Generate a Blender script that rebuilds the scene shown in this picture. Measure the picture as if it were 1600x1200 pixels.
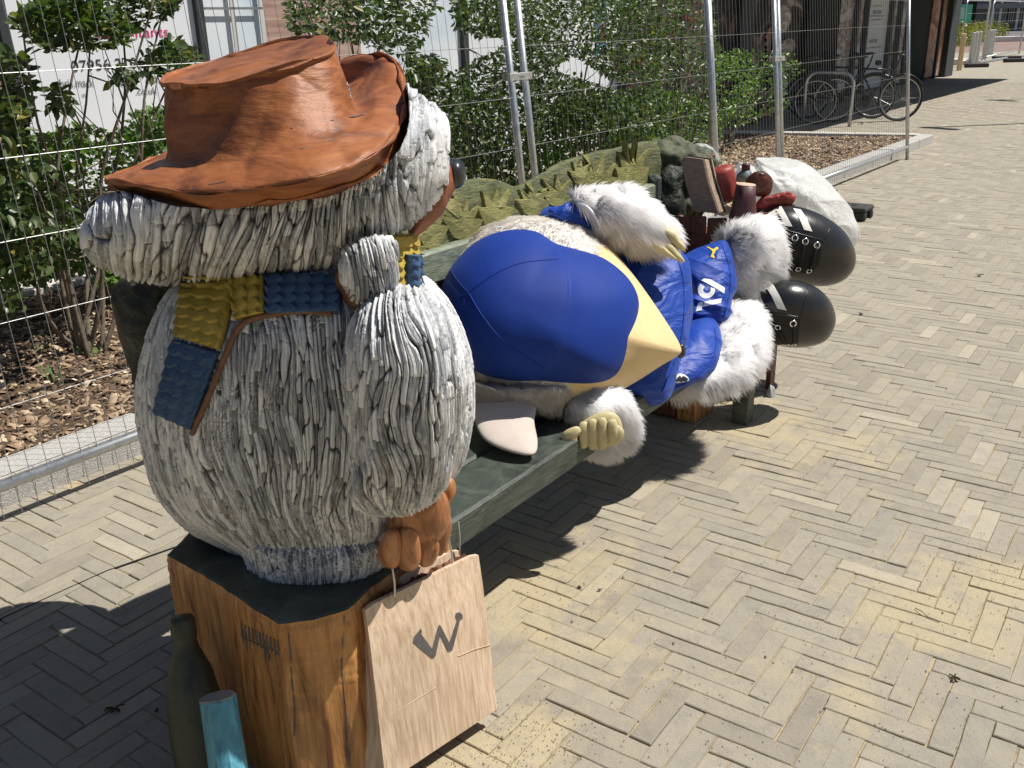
import bpy, math, random
import numpy as np
from mathutils import Vector
from mathutils.bvhtree import BVHTree
R = math.radians
rnd = random.Random(7); rng = np.random.default_rng(7)
sc = bpy.context.scene
for o in list(bpy.data.objects): bpy.data.objects.remove(o)
COL = sc.collection

# ------------------------------------------------------------ camera, sky, sun, exposure
F_PX, PITCH, ROLL, CH = 1476.0, R(20.8), R(-1.44), 1.6
cp, sp_ = math.cos(PITCH), math.sin(PITCH); cr, sr = math.cos(ROLL), math.sin(ROLL)
_r = np.array([1., 0, 0]); _u = np.array([0, sp_, cp]); FW = np.array([0, cp, -sp_])
RT = _r*cr+_u*sr; UP = -_r*sr+_u*cr
CAM = np.array([0, 0, CH])
cd = bpy.data.cameras.new('camera'); cam = bpy.data.objects.new('camera', cd); COL.objects.link(cam)
from mathutils import Matrix
cam.matrix_world = Matrix(((RT[0], UP[0], -FW[0], 0), (RT[1], UP[1], -FW[1], 0), (RT[2], UP[2], -FW[2], CH), (0, 0, 0, 1)))
cd.sensor_width = 36; cd.lens = F_PX/1600*36; cd.clip_end = 600; cd.clip_start = .05
sc.camera = cam
SUN = np.array([.545, .07, .95]); SUN = SUN/np.linalg.norm(SUN)
w = bpy.data.worlds.new('World'); sc.world = w; w.use_nodes = True
nt = w.node_tree; sky = nt.nodes.new('ShaderNodeTexSky'); sky.sky_type = 'NISHITA'; sky.sun_disc = False
sky.sun_elevation = math.asin(SUN[2]); sky.sun_rotation = math.atan2(SUN[0], SUN[1])
bg = nt.nodes['Background']; nt.links.new(sky.outputs[0], bg.inputs[0]); bg.inputs[1].default_value = .05
sl = bpy.data.lights.new('sun', 'SUN'); sl.energy = 5.0; sl.angle = R(.53); sl.color = (1, .95, .87)
so = bpy.data.objects.new('sun', sl); COL.objects.link(so)
so.rotation_euler = Vector(SUN).to_track_quat('Z', 'Y').to_euler(); so.location = (8, -3, 12)
sc.view_settings.view_transform = 'Standard'; sc.view_settings.look = 'None'
sc.view_settings.exposure = 0.27; sc.view_settings.gamma = 1; sc.view_settings.use_curve_mapping = False

# ------------------------------------------------------------ places: pixel of the photo + real distance -> point
def ray(px, py):
    d = FW*F_PX+RT*(px-800)-UP*(py-600); return d/d[1]
def at(px, py, Y): return CAM+ray(px, py)*Y
def atz(px, py, z):
    d = ray(px, py); return CAM+d*((z-CH)/d[2])
KL = np.array([-1.87, 3.06, 0]); AF = np.array([.612, .791, 0]); NF = np.array([.791, -.612, 0])
def fp(s, p, z=0.): return KL+AF*s+NF*p+np.array([0, 0, z])      # kerb frame: along, towards the path, up
def fpx(px, py, p):
    d = ray(px, py); return CAM+d*((p-(CAM-KL)@NF)/(d@NF))
O = np.array([1.04, 3.68, 0]); AB = np.array([.585, .811, 0]); NB = np.array([.811, -.585, 0])
def bp(s, p, z=0.): return O+AB*s+NB*p+np.array([0, 0, z])       # bench frame
def project(P):
    v = np.asarray(P)-CAM; c = v@FW; return np.stack([800+F_PX*(v@RT)/c, 600-F_PX*(v@UP)/c, c], -1)

# ------------------------------------------------------------ noise
_perm = rng.permutation(256); _perm = np.concatenate([_perm, _perm])
_g = rng.normal(size=(256, 3)); _g /= np.linalg.norm(_g, axis=1)[:, None]
def pn(P):
    P = np.asarray(P, float); i = np.floor(P).astype(int); f = P-i; i &= 255
    u = f*f*f*(f*(f*6-15)+10); out = 0
    for a in (0, 1):
        wa = u[..., 0] if a else 1-u[..., 0]; pa = _perm[i[..., 0]+a & 255]
        for b in (0, 1):
            wb = u[..., 1] if b else 1-u[..., 1]; pb = _perm[(pa+i[..., 1]+b) & 255]
            for c in (0, 1):
                wc = u[..., 2] if c else 1-u[..., 2]; h = _perm[(pb+i[..., 2]+c) & 255]
                g = _g[h]; out = out+wa*wb*wc*(g[..., 0]*(f[..., 0]-a)+g[..., 1]*(f[..., 1]-b)+g[..., 2]*(f[..., 2]-c))
    return out*1.6
def hsh(a, b=0): 
    v = np.sin(np.asarray(a)*127.1+np.asarray(b)*311.7)*43758.5453; return v-np.floor(v)

# ------------------------------------------------------------ objects
def tag(o, label=None, cat=None, group=None, kind=None):
    if label: o['label'] = label
    if cat: o['category'] = cat
    if group: o['group'] = group
    if kind: o['kind'] = kind
    return o
def empty(name, loc=(0, 0, 0), **k):
    o = bpy.data.objects.new(name, None); COL.objects.link(o); o.location = tuple(float(x) for x in loc); o.empty_display_size = .1
    return tag(o, **k)
def link(name, me, parent=None, **k):
    o = bpy.data.objects.new(name, me); COL.objects.link(o)
    if parent is not None:
        o.parent = parent; p = parent; off = Vector((0, 0, 0))
        while p is not None: off += p.location; p = p.parent
        o.location = -off if parent.type == 'EMPTY' else (0, 0, 0)
        if parent.type != 'EMPTY': o.location = (0, 0, 0)
    return tag(o, **k)
def mesh(name, V, Fc, mat, parent=None, smooth=False, attr=None, mats=None, mi=None, **k):
    me = bpy.data.meshes.new(name); V = np.asarray(V, float)
    if isinstance(Fc, np.ndarray):
        n = Fc.shape[1]; me.vertices.add(len(V)); me.vertices.foreach_set('co', V.ravel())
        me.loops.add(Fc.size); me.loops.foreach_set('vertex_index', Fc.astype(np.int32).ravel())
        me.polygons.add(len(Fc)); me.polygons.foreach_set('loop_start', np.arange(0, Fc.size, n, dtype=np.int32))
        me.polygons.foreach_set('loop_total', np.full(len(Fc), n, np.int32))
        me.update(calc_edges=True)
    else:
        me.from_pydata([tuple(v) for v in V.tolist()], [], Fc); me.update()
    for m in (mats or [mat]): me.materials.append(m)
    if mi is not None: me.polygons.foreach_set('material_index', np.asarray(mi, np.int32))
    if smooth: me.polygons.foreach_set('use_smooth', np.ones(len(me.polygons), bool))
    if attr:
        for an, av in attr.items():
            a = me.attributes.new(an, 'FLOAT', 'POINT'); a.data.foreach_set('value', np.asarray(av, np.float32))
    return link(name, me, parent, **k)
class MB:
    def __init__(s): s.V = []; s.F = []; s.A = []; s.n = 0
    def add(s, V, Fc, a=None):
        V = np.asarray(V, float); s.V.append(V); s.F += [tuple(int(i)+s.n for i in f) for f in Fc]
        s.A.append(np.full(len(V), rnd.random() if a is None else a)); s.n += len(V)
    def box(s, c, ax, half, bev=0.0, a=None):
        X, Y, Z = [np.asarray(v, float) for v in ax]; c = np.asarray(c, float)
        if bev <= 0:
            V = [c+X*i*half[0]+Y*j*half[1]+Z*k*half[2] for i in (-1, 1) for j in (-1, 1) for k in (-1, 1)]
            s.add(V, [(0, 1, 3, 2), (4, 6, 7, 5), (0, 4, 5, 1), (2, 3, 7, 6), (0, 2, 6, 4), (1, 5, 7, 3)], a); return
        # bevelled: rings of an octagon-section prism along Y
        hx, hy, hz = half; b = min(bev, hx*.9, hy*.9, hz*.9)
        def ring(y, i):
            x0, z0 = hx-i, hz-i; bb = b
            return [c+X*x+Y*y+Z*z for x, z in ((x0, z0-bb), (x0-bb, z0), (-x0+bb, z0), (-x0, z0-bb), (-x0, -z0+bb), (-x0+bb, -z0), (x0-bb, -z0), (x0, -z0+bb))]
        V = ring(-hy, b*.8)+ring(-hy+b, 0)+ring(hy-b, 0)+ring(hy, b*.8); Fc = []
        for r in range(3):
            for i in range(8): j = (i+1) % 8; Fc.append((r*8+i, r*8+8+i, r*8+8+j, r*8+j))
        Fc.append(tuple(range(8))); Fc.append(tuple(range(31, 23, -1))); s.add(V, Fc, a)
    def tube(s, pts, r, n=8, cap=True, a=None, closed=False):
        P = np.asarray(pts, float); m = len(P); rr = np.full(m, r) if np.isscalar(r) else np.asarray(r, float)
        T = np.gradient(P, axis=0) if m > 2 else np.repeat((P[1]-P[0])[None], 2, 0)
        if closed: T = np.roll(P, -1, 0)-np.roll(P, 1, 0)
        T /= np.linalg.norm(T, axis=1)[:, None]+1e-12
        N = np.cross(T[0], [0, 0, 1.]); N = N if np.linalg.norm(N) > .05 else np.cross(T[0], [0, 1., 0]); V = []
        for i in range(m):
            N = N-T[i]*(N@T[i]); N /= np.linalg.norm(N); B = np.cross(T[i], N)
            for k in range(n): t = 2*math.pi*k/n; V.append(P[i]+rr[i]*(N*math.cos(t)+B*math.sin(t)))
        Fc = [(i*n+k, i*n+(k+1) % n, (i+1)*n+(k+1) % n, (i+1)*n+k) for i in range(m-1) for k in range(n)]
        if closed: Fc += [((m-1)*n+k, (m-1)*n+(k+1) % n, (k+1) % n, k) for k in range(n)]
        elif cap: Fc += [tuple(range(n-1, -1, -1)), tuple(range((m-1)*n, m*n))]
        s.add(V, Fc, a)
    def grid(s, G, a=None, closed=False):
        G = np.asarray(G); n, m = G.shape[:2]; Fc = []
        for i in range(n-1):
            for j in range(m if closed else m-1): k = (j+1) % m; Fc.append((i*m+j, i*m+k, (i+1)*m+k, (i+1)*m+j))
        s.add(G.reshape(-1, 3), Fc, a)
    def build(s, name, mat, parent=None, smooth=False, **k):
        return mesh(name, np.concatenate(s.V), s.F, mat, parent, smooth, attr={'rv': np.concatenate(s.A)}, **k)
def cat1(P, n, closed=True):
    """Catmull-Rom through P (K,...) -> n samples"""
    P = np.asarray(P, float); K = len(P); t = np.linspace(0, K if closed else K-1, n, endpoint=not closed); i = np.floor(t).astype(int); f = t-i
    if not closed: i = np.minimum(i, K-2); f = t-i
    g = (lambda j: P[j % K]) if closed else (lambda j: P[np.clip(j, 0, K-1)])
    f = f.reshape((-1,)+(1,)*(P.ndim-1)); p0, p1, p2, p3 = g(i-1), g(i), g(i+1), g(i+2)
    return .5*((2*p1)+(p2-p0)*f+(2*p0-5*p1+4*p2-p3)*f*f+(3*p1-p0-3*p2+p3)*f**3)
def gridfaces(n, m, closed=True):
    I = np.arange(n-1)[:, None]; J = np.arange(m if closed else m-1)[None]; K = (J+1) % m
    a = I*m+J; b = I*m+K; c = (I+1)*m+K; d = (I+1)*m+J
    return np.stack([a, b, c, d], -1).reshape(-1, 4)
def gnormals(G):
    du = np.roll(G, -1, 1)-np.roll(G, 1, 1); dv = np.gradient(G, axis=0); N = np.cross(du, dv); l = np.linalg.norm(N, axis=-1, keepdims=True)
    return N/np.maximum(l, 1e-9)
def tiltY(l, a, b):
    return [(q[0], q[1], a[1]+(b[1]-a[1])*(q[1]-a[0])/(b[0]-a[0])) for q in l]
def P3(l, Y=None): return np.array([at(*(q if len(q) > 2 else (q[0], q[1], Y))) for q in l])
class Blob:
    """solid pillow: an outline in space, bulging D1 towards the viewer's side and D2 behind"""
    def __init__(s, outline, Y, D1, D2, ctr=None, ex=1.0, d=None):
        s.O = P3(outline, Y); s.C = s.O.mean(0) if ctr is None else P3([ctr], Y)[0]
        d = (CAM-s.C) if d is None else np.array(d, float); s.d = d/np.linalg.norm(d); s.D1, s.D2, s.ex = D1, D2, ex
        G = s.grid(128, 40, 20); s.bvh = BVHTree.FromPolygons([tuple(v) for v in G.reshape(-1, 3)], [tuple(f) for f in gridfaces(*G.shape[:2])])
    def grid(s, nu, n1, n2, e0=.02):
        o = cat1(s.O, nu); t1 = np.sin(np.linspace(.0015, 1, n1)*math.pi/2); t2 = np.sin(np.linspace(1, .0015, n2+1)[1:]*math.pi/2); rr = np.concatenate([t1, t2])
        ph = np.arcsin(np.clip(rr**(1/s.ex), 0, 1)); ph[n1:] = math.pi-ph[n1:]; D = np.where(np.arange(len(ph)) < n1, s.D1, s.D2)
        return s.C+(o-s.C)[None]*rr[:, None, None]+(s.d[None]*(D*np.cos(ph))[:, None])[:, None]
    def pt(s, px, py, off=0.):
        d = ray(px, py); d = d/np.linalg.norm(d); h = s.bvh.ray_cast(tuple(CAM), tuple(d))
        if h[0] is None: return None
        n = np.array(h[1]); n = n if n@d < 0 else -n
        return np.array(h[0])+n*off
    def mesh(s, name, mat, parent=None, nu=96, n1=28, n2=14, disp=None, attrs=True, **k):
        G = s.grid(nu, n1, n2); A = np.zeros(G.shape[:2])
        if disp is not None:
            N = gnormals(G); N = N*np.sign(((G-s.C)*N).sum(-1, keepdims=True).mean()+1e-9)
            h, A = disp(G); G = G+N*h[..., None]
        n, m = G.shape[:2]; V = np.concatenate([G.reshape(-1, 3), G[0].mean(0)[None], G[-1].mean(0)[None]])
        Q = gridfaces(n, m); me = mesh(name, V, Q, mat, parent, True, attr={'cav': np.concatenate([A.ravel(), [A[0].mean(), A[-1].mean()]])}, **k)
        s.G = G; s.N = gnormals(G); s.N *= np.sign(((G-s.C)*s.N).sum(-1).mean())
        return me
def joinmesh(name, parts, mat, parent, **k):
    V = []; Fs = []; A = []; n = 0
    for G, a in parts:
        V.append(G.reshape(-1, 3)); Fs.append(gridfaces(*G.shape[:2])+n); A.append(a.ravel()); n += len(V[-1])
    return mesh(name, np.concatenate(V), np.concatenate(Fs), mat, parent, True, attr={'cav': np.concatenate(A).real, 'rv': np.concatenate(A).imag}, **k)
def loftgrid(loops, nu, nv):
    L = np.array([cat1(l, nu) for l in loops]); return cat1(L, nv, closed=False)

# ------------------------------------------------------------ materials
def ramp(nt, fac, cols):
    r = nt.nodes.new('ShaderNodeValToRGB'); e = r.color_ramp.elements
    while len(e) < len(cols): e.new(.5)
    for i, (p, c) in enumerate(cols): e[i].position = p; e[i].color = (*c, 1)
    nt.links.new(fac, r.inputs[0]); return r.outputs[0]
def newmat(name):
    m = bpy.data.materials.new(name); m.use_nodes = True; nt = m.node_tree; return m, nt, nt.nodes['Principled BSDF']
def noise(nt, scale, detail=5, rough=.6, vec=None, dist=0., st=None):
    n = nt.nodes.new('ShaderNodeTexNoise'); n.inputs['Scale'].default_value = scale; n.inputs['Detail'].default_value = detail
    n.inputs['Roughness'].default_value = rough; n.inputs['Distortion'].default_value = dist
    if vec is None: vec = nt.nodes.new('ShaderNodeNewGeometry').outputs['Position']
    if st is not None:
        mp = nt.nodes.new('ShaderNodeMapping'); mp.inputs['Scale'].default_value = st; nt.links.new(vec, mp.inputs[0]); vec = mp.outputs[0]
    nt.links.new(vec, n.inputs['Vector']); return n.outputs[0]
def math_(nt, op, a, b):
    n = nt.nodes.new('ShaderNodeMath'); n.operation = op
    for i, v in enumerate((a, b)):
        if isinstance(v, (int, float)): n.inputs[i].default_value = v
        else: nt.links.new(v, n.inputs[i])
    n.use_clamp = op in ('MULTIPLY_ADD',); return n.outputs[0]
def mix(nt, f, a, b, bt='MIX'):
    n = nt.nodes.new('ShaderNodeMix'); n.data_type = 'RGBA'; n.blend_type = bt
    for i, v in ((0, f), (6, a), (7, b)):
        if isinstance(v, (int, float)): n.inputs[i].default_value = v
        elif isinstance(v, tuple): n.inputs[i].default_value = (*v, 1)
        else: nt.links.new(v, n.inputs[i])
    return n.outputs[2]
def bump(nt, b, h, dist, strength=1.):
    n = nt.nodes.new('ShaderNodeBump'); n.inputs['Strength'].default_value = strength; n.inputs['Distance'].default_value = dist
    nt.links.new(h, n.inputs['Height']); nt.links.new(n.outputs[0], b.inputs['Normal'])
def attr(nt, name):
    a = nt.nodes.new('ShaderNodeAttribute'); a.attribute_name = name; return a.outputs['Fac']
def simple(name, c1, c2=None, scale=20, rough=.6, bmp=0., bs=None, metal=0., st=None, spec=None, detail=5, c3=None, sheen=0.):
    m, nt, b = newmat(name); b.inputs['Roughness'].default_value = rough; b.inputs['Metallic'].default_value = metal
    n = noise(nt, scale, detail, st=st)
    cols = [(.32, c1), (.68, c2 or tuple(x*.75 for x in c1))]
    if c3: cols = [(.3, c1), (.5, c2), (.7, c3)]
    nt.links.new(ramp(nt, n, cols), b.inputs['Base Color'])
    if bmp: bump(nt, b, noise(nt, bs or scale*3, 6, st=st), bmp)
    if spec is not None: b.inputs['Specular IOR Level'].default_value = spec
    if sheen: b.inputs['Sheen Weight'].default_value = sheen
    return m
M = {}
def sandmask(nt):
    """where blown sand lies on the paving: stains with a place of their own"""
    g = nt.nodes.new('ShaderNodeNewGeometry').outputs['Position']; tot = None
    for (px, py, rx, amt) in ((1150, 655, .38, 1.0), (1560, 905, .30, .85), (1460, 960, .35, .7), (830, 1150, .16, .75), (820, 905, .4, .85), (960, 740, .3, .6), (1350, 1080, .35, .35), (900, 1000, .4, .5), (1200, 700, .5, .45), (700, 1190, .25, .8), (1330, 700, .4, .4)):
        c = atz(px, py, 0); d = nt.nodes.new('ShaderNodeVectorMath'); d.operation = 'DISTANCE'; nt.links.new(g, d.inputs[0]); d.inputs[1].default_value = tuple(c)
        v = math_(nt, 'SUBTRACT', 1, math_(nt, 'DIVIDE', d.outputs['Value'], rx*1.25)); v = math_(nt, 'MULTIPLY', math_(nt, 'MAXIMUM', v, 0), amt*1.2)
        tot = v if tot is None else math_(nt, 'MAXIMUM', tot, v)
    return tot
def m_brick():
    m, nt, b = newmat('clay_paver'); rv = attr(nt, 'rv')
    c = ramp(nt, rv, [(0, (.275, .246, .196)), (.3, (.322, .290, .228)), (.6, (.342, .308, .241)), (.8, (.290, .266, .219)), (.93, (.335, .302, .237)), (1, (.425, .384, .302))])
    c = mix(nt, .55, c, ramp(nt, noise(nt, 14, 6, .65), [(.3, (.72, .72, .75)), (.5, (1, 1, 1)), (.72, (1.16, 1.12, 1.0))]), 'MULTIPLY')
    c = mix(nt, .4, c, ramp(nt, noise(nt, 260, 3, .7), [(.3, (.7, .7, .7)), (.65, (1.15, 1.15, 1.15))]), 'MULTIPLY')
    sand = sandmask(nt); sn = noise(nt, 9, 7, .72); s2 = noise(nt, 2.1, 4, .6)
    f = math_(nt, 'ADD', math_(nt, 'MULTIPLY', sand, .95), math_(nt, 'SUBTRACT', math_(nt, 'ADD', math_(nt, 'MULTIPLY', sn, 2.0), math_(nt, 'MULTIPLY', s2, 1.3)), 1.93))
    f = ramp(nt, f, [(.02, (0, 0, 0)), (.16, (.30, .30, .30)), (.5, (.80, .80, .80))])
    gr = ramp(nt, noise(nt, 420, 2, .7), [(.3, (.36, .295, .185)), (.7, (.52, .44, .275))])
    c = mix(nt, f, c, gr); nt.links.new(c, b.inputs['Base Color']); b.inputs['Roughness'].default_value = .82
    h = math_(nt, 'ADD', noise(nt, 60, 8, .7), math_(nt, 'MULTIPLY', noise(nt, 400, 3, .6), .35)); bump(nt, b, h, .0035); return m
M['brick'] = m_brick()
def m_sand():
    m, nt, b = newmat('joint_sand'); c = ramp(nt, noise(nt, 6, 6, .7), [(.3, (.26, .215, .14)), (.5, (.42, .345, .215)), (.7, (.52, .43, .28))])
    c = mix(nt, .5, c, ramp(nt, noise(nt, 350, 3), [(.3, (.5, .5, .5)), (.7, (1.2, 1.2, 1.2))]), 'MULTIPLY')
    nt.links.new(c, b.inputs['Base Color']); b.inputs['Roughness'].default_value = .95; bump(nt, b, noise(nt, 180, 6), .006); return m
M['sand'] = m_sand()
M['farpave'] = simple('far_paving', (.27, .25, .20), (.36, .33, .26), 3, .85, .004, 60)
M['kerb'] = simple('exposed_aggregate_kerb', (.36, .35, .33), (.56, .55, .52), 90, .85, .006, 160)
M['granite'] = simple('pale_kerb', (.46, .45, .42), (.6, .58, .54), 8, .8, .003, 200)
M['soil'] = simple('soil', (.05, .032, .02), (.13, .085, .05), 25, .95, .02, 50)
def m_chip():
    m, nt, b = newmat('bark_chip'); c = ramp(nt, attr(nt, 'rv'), [(0, (.07, .043, .026)), (.35, (.175, .11, .066)), (.65, (.29, .20, .125)), (.88, (.42, .32, .21)), (1, (.62, .50, .35))])
    nt.links.new(c, b.inputs['Base Color']); b.inputs['Roughness'].default_value = .8; return m
M['chip'] = m_chip()
M['galv'] = simple('galvanised_steel', (.42, .44, .45), (.60, .62, .63), 30, .38, 0, metal=.75)
M['wire'] = simple('galvanised_wire', (.24, .25, .25), (.36, .36, .36), 50, .42, 0, metal=.45)
def m_fur():
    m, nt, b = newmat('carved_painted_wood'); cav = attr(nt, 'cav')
    big = noise(nt, 9, 6, .65); st = noise(nt, 1, 6, .75, st=(130, 130, 16)); st2 = noise(nt, 1, 4, .7, st=(30, 30, 5))
    sv = math_(nt, 'ADD', math_(nt, 'MULTIPLY', st, .62), math_(nt, 'MULTIPLY', attr(nt, 'rv'), .38))
    top = ramp(nt, sv, [(.28, (.13, .13, .135)), (.40, (.36, .375, .40)), (.51, (.72, .74, .765)), (.64, (.90, .91, .925))])
    top = mix(nt, ramp(nt, st2, [(.56, (0, 0, 0)), (.76, (.55, .55, .55))]), top, (.37, .30, .25))
    top = mix(nt, ramp(nt, big, [(.50, (0, 0, 0)), (.75, (.7, .7, .7))]), top, (.30, .34, .38))
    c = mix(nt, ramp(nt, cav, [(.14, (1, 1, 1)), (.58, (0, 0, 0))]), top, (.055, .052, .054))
    nt.links.new(c, b.inputs['Base Color']); b.inputs['Roughness'].default_value = .55
    bump(nt, b, noise(nt, 1, 5, .7, st=(190, 190, 35)), .004); return m
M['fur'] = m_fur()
def m_wood(name, cols, sc_=(40, 40, 6), rough=.55, bd=.004, cav=None, detail=5, knots=True, dist=1.2):
    m, nt, b = newmat(name); st = noise(nt, 1, detail, .6, st=sc_, dist=dist); lo = noise(nt, 3.2, 4)
    c = ramp(nt, st, cols); c = mix(nt, .6, c, ramp(nt, lo, [(.33, (.68, .62, .58)), (.65, (1.12, 1.08, 1.05))]), 'MULTIPLY')
    if cav: c = mix(nt, ramp(nt, attr(nt, 'cav'), [(.05, (1, 1, 1)), (.4, (0, 0, 0))]), c, cav)
    nt.links.new(c, b.inputs['Base Color']); b.inputs['Roughness'].default_value = rough
    bump(nt, b, noise(nt, 1, 6, .65, st=tuple(x*2.2 for x in sc_)), bd); return m
M['hat'] = m_wood('brown_stained_wood', [(.3, (.15, .050, .020)), (.5, (.29, .100, .034)), (.7, (.38, .150, .052))], (9, 9, 30), .5, .0035)
M['snout'] = m_wood('reddish_wood', [(.3, (.17, .05, .02)), (.7, (.34, .13, .06))], (20, 20, 20), .5)
M['hand'] = m_wood('oiled_wood', [(.35, (.24, .095, .038)), (.5, (.39, .17, .070)), (.65, (.50, .24, .11))], (34, 34, 7), .42, .003)
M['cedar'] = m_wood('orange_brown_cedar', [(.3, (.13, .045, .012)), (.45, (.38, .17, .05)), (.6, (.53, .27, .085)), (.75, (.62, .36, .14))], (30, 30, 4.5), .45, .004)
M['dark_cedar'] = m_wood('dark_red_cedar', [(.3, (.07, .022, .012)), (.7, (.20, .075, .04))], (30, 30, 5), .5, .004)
M['pale'] = m_wood('pale_planed_wood', [(.35, (.54, .39, .265)), (.5, (.67, .52, .375)), (.62, (.75, .61, .46))], (120, 120, 1.6), .6, .0012, dist=.25)
M['endgrain'] = simple('pale_end_grain', (.50, .36, .25), (.66, .50, .37), 60, .7, .002, 150)
M['darkgreen'] = m_wood('dark_green_stain', [(.35, (.020, .030, .026)), (.65, (.060, .078, .066))], (30, 30, 30), .55, .004)
M['bench'] = m_wood('dark_green_bench_paint', [(.35, (.030, .042, .036)), (.65, (.085, .105, .088))], (9, 9, 60), .45, .003)
M['greygreen'] = m_wood('grey_green_rail', [(.35, (.13, .17, .13)), (.65, (.26, .30, .22))], (12, 12, 60), .55, .003)
M['backgreen'] = m_wood('carved_green_wood', [(.3, (.035, .050, .020)), (.5, (.105, .125, .045)), (.7, (.20, .19, .08))], (14, 14, 65), .6, .008)
M['leafwood'] = m_wood('yellow_green_carved_leaf', [(.3, (.12, .13, .04)), (.5, (.23, .235, .075)), (.7, (.31, .27, .11))], (18, 18, 70), .55, .005)
M['moss'] = m_wood('mossy_carved_stump', [(.3, (.022, .032, .016)), (.5, (.065, .085, .038)), (.7, (.15, .13, .065))], (25, 25, 25), .6, .008)
M['blackwood'] = simple('black_painted_wood', (.010, .014, .010), (.022, .028, .018), 20, .55, .01, 40)
M['scarfY'] = simple('yellow_paint', (.32, .225, .03), (.52, .39, .07), 30, .55, .003, 120)
M['scarfB'] = simple('slate_blue_paint', (.020, .060, .135), (.045, .105, .215), 30, .5, .003, 120)
M['scarfY'].name = 'yellow_scarf_paint'; M['scarfB'].name = 'blue_scarf_paint'
M['trim'] = simple('brown_edge_wood', (.10, .042, .024), (.19, .085, .048), 30, .55, .003, 60)
M['nose'] = simple('black_gloss_paint', (.018, .020, .024), (.03, .032, .036), 20, .32)
def m_cap():
    m, nt, b = newmat('blue_lycra'); nt.links.new(ramp(nt, noise(nt, 5, 3), [(.3, (.0030, .028, .22)), (.7, (.0042, .037, .27))]), b.inputs['Base Color'])
    b.inputs['Roughness'].default_value = .66; b.inputs['Specular IOR Level'].default_value = .28; b.inputs['Sheen Weight'].default_value = .08; b.inputs['Sheen Roughness'].default_value = .35
    b.inputs['Sheen Tint'].default_value = (.2, .35, 1, 1); bump(nt, b, noise(nt, 1800, 2), .0004); return m
M['cap'] = m_cap()
def m_jersey():
    m, nt, b = newmat('blue_sports_jersey'); nt.links.new(ramp(nt, noise(nt, 6, 3), [(.3, (.0045, .040, .29)), (.7, (.006, .052, .35))]), b.inputs['Base Color'])
    b.inputs['Roughness'].default_value = .52; b.inputs['Specular IOR Level'].default_value = .4; b.inputs['Sheen Weight'].default_value = .12; b.inputs['Sheen Tint'].default_value = (.25, .4, 1, 1)
    h = noise(nt, 1, 3, .5, st=(7, 7, 17), dist=.7); bump(nt, b, h, .03, .75); return m
M['jersey'] = m_jersey()
M['cream'] = simple('cream_felt', (.70, .51, .255), (.78, .585, .30), 9, .85, .0008, 900, sheen=.2)
M['white_felt'] = simple('off_white_fleece', (.70, .66, .62), (.78, .74, .70), 12, .9, .004, 160, sheen=.3)
M['beige'] = simple('beige_plush', (.50, .43, .38), (.56, .49, .44), 14, .85, .001, 500, sheen=.3)
M['glove'] = simple('pale_yellow_glove', (.47, .41, .22), (.57, .50, .285), 18, .55, .002, 60)
M['furbase'] = simple('white_plush_base', (.86, .85, .87), (.90, .89, .91), 30, .9)
def m_hair():
    m, nt, b = newmat('white_faux_fur'); c = ramp(nt, attr(nt, 'rv'), [(0, (.88, .875, .89)), (1, (.97, .965, .97))]); nt.links.new(c, b.inputs['Base Color'])
    b.inputs['Roughness'].default_value = .5; t = nt.nodes.new('ShaderNodeBsdfTranslucent'); nt.links.new(c, t.inputs[0]); mx = nt.nodes.new('ShaderNodeMixShader'); mx.inputs[0].default_value = .58
    nt.links.new(b.outputs[0], mx.inputs[1]); nt.links.new(t.outputs[0], mx.inputs[2]); nt.links.new(mx.outputs[0], nt.nodes['Material Output'].inputs[0]); return m
M['hair'] = m_hair()
M['hairoff'] = M['hair'].copy(); M['hairoff'].name = 'off_white_fleece_pile'
for n_ in M['hairoff'].node_tree.nodes:
    if n_.type == 'VALTORGB': n_.color_ramp.elements[0].color = (.68, .64, .60, 1); n_.color_ramp.elements[1].color = (.80, .76, .72, 1)
M['leather'] = simple('black_vinyl', (.012, .012, .013), (.020, .020, .021), 6, .30, .0015, 14)
M['matblack'] = simple('matt_black_fabric', (.006, .006, .006), (.011, .011, .011), 20, .7)
M['whitevinyl'] = simple('white_vinyl', (.74, .72, .66), (.80, .78, .72), 12, .45)
M['print'] = simple('white_print', (.80, .82, .86), (.84, .86, .90), 12, .5)
M['yprint'] = simple('yellow_print', (.80, .55, .03), (.82, .60, .04), 12, .5)
M['chrome'] = simple('nickel_eyelet', (.75, .75, .74), (.8, .8, .8), 12, .22, metal=1.)
M['pyro'] = simple('burnt_grey_marking', (.085, .075, .072), (.12, .11, .105), 60, .7)
M['bottle'] = m_wood('dark_green_painted_carving', [(.3, (.020, .028, .022)), (.7, (.055, .065, .038))], (14, 14, 8), .5, .004)
M['blue'] = m_wood('turquoise_paint', [(.3, (.030, .16, .24)), (.5, (.07, .30, .42)), (.7, (.16, .45, .56))], (26, 26, 9), .5, .004)
M['red'] = m_wood('red_paint', [(.3, (.21, .025, .018)), (.7, (.40, .06, .045))], (12, 12, 12), .5, .002)
M['plum'] = m_wood('plum_paint', [(.3, (.05, .016, .02)), (.7, (.12, .04, .045))], (18, 18, 8), .45, .003)
M['amber'] = m_wood('burnt_brown', [(.3, (.035, .010, .005)), (.7, (.15, .04, .015))], (15, 15, 15), .3, .002)
M['greyblue'] = m_wood('grey_blue_paint', [(.3, (.10, .15, .16)), (.7, (.20, .26, .27))], (14, 14, 14), .5, .002)
M['bookcover'] = m_wood('dull_brown_cover', [(.3, (.16, .115, .09)), (.7, (.25, .19, .15))], (14, 14, 30), .6, .002)
M['grey'] = m_wood('silver_grey_paint', [(.3, (.22, .25, .25)), (.7, (.42, .44, .43))], (14, 14, 14), .5, .004)
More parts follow.
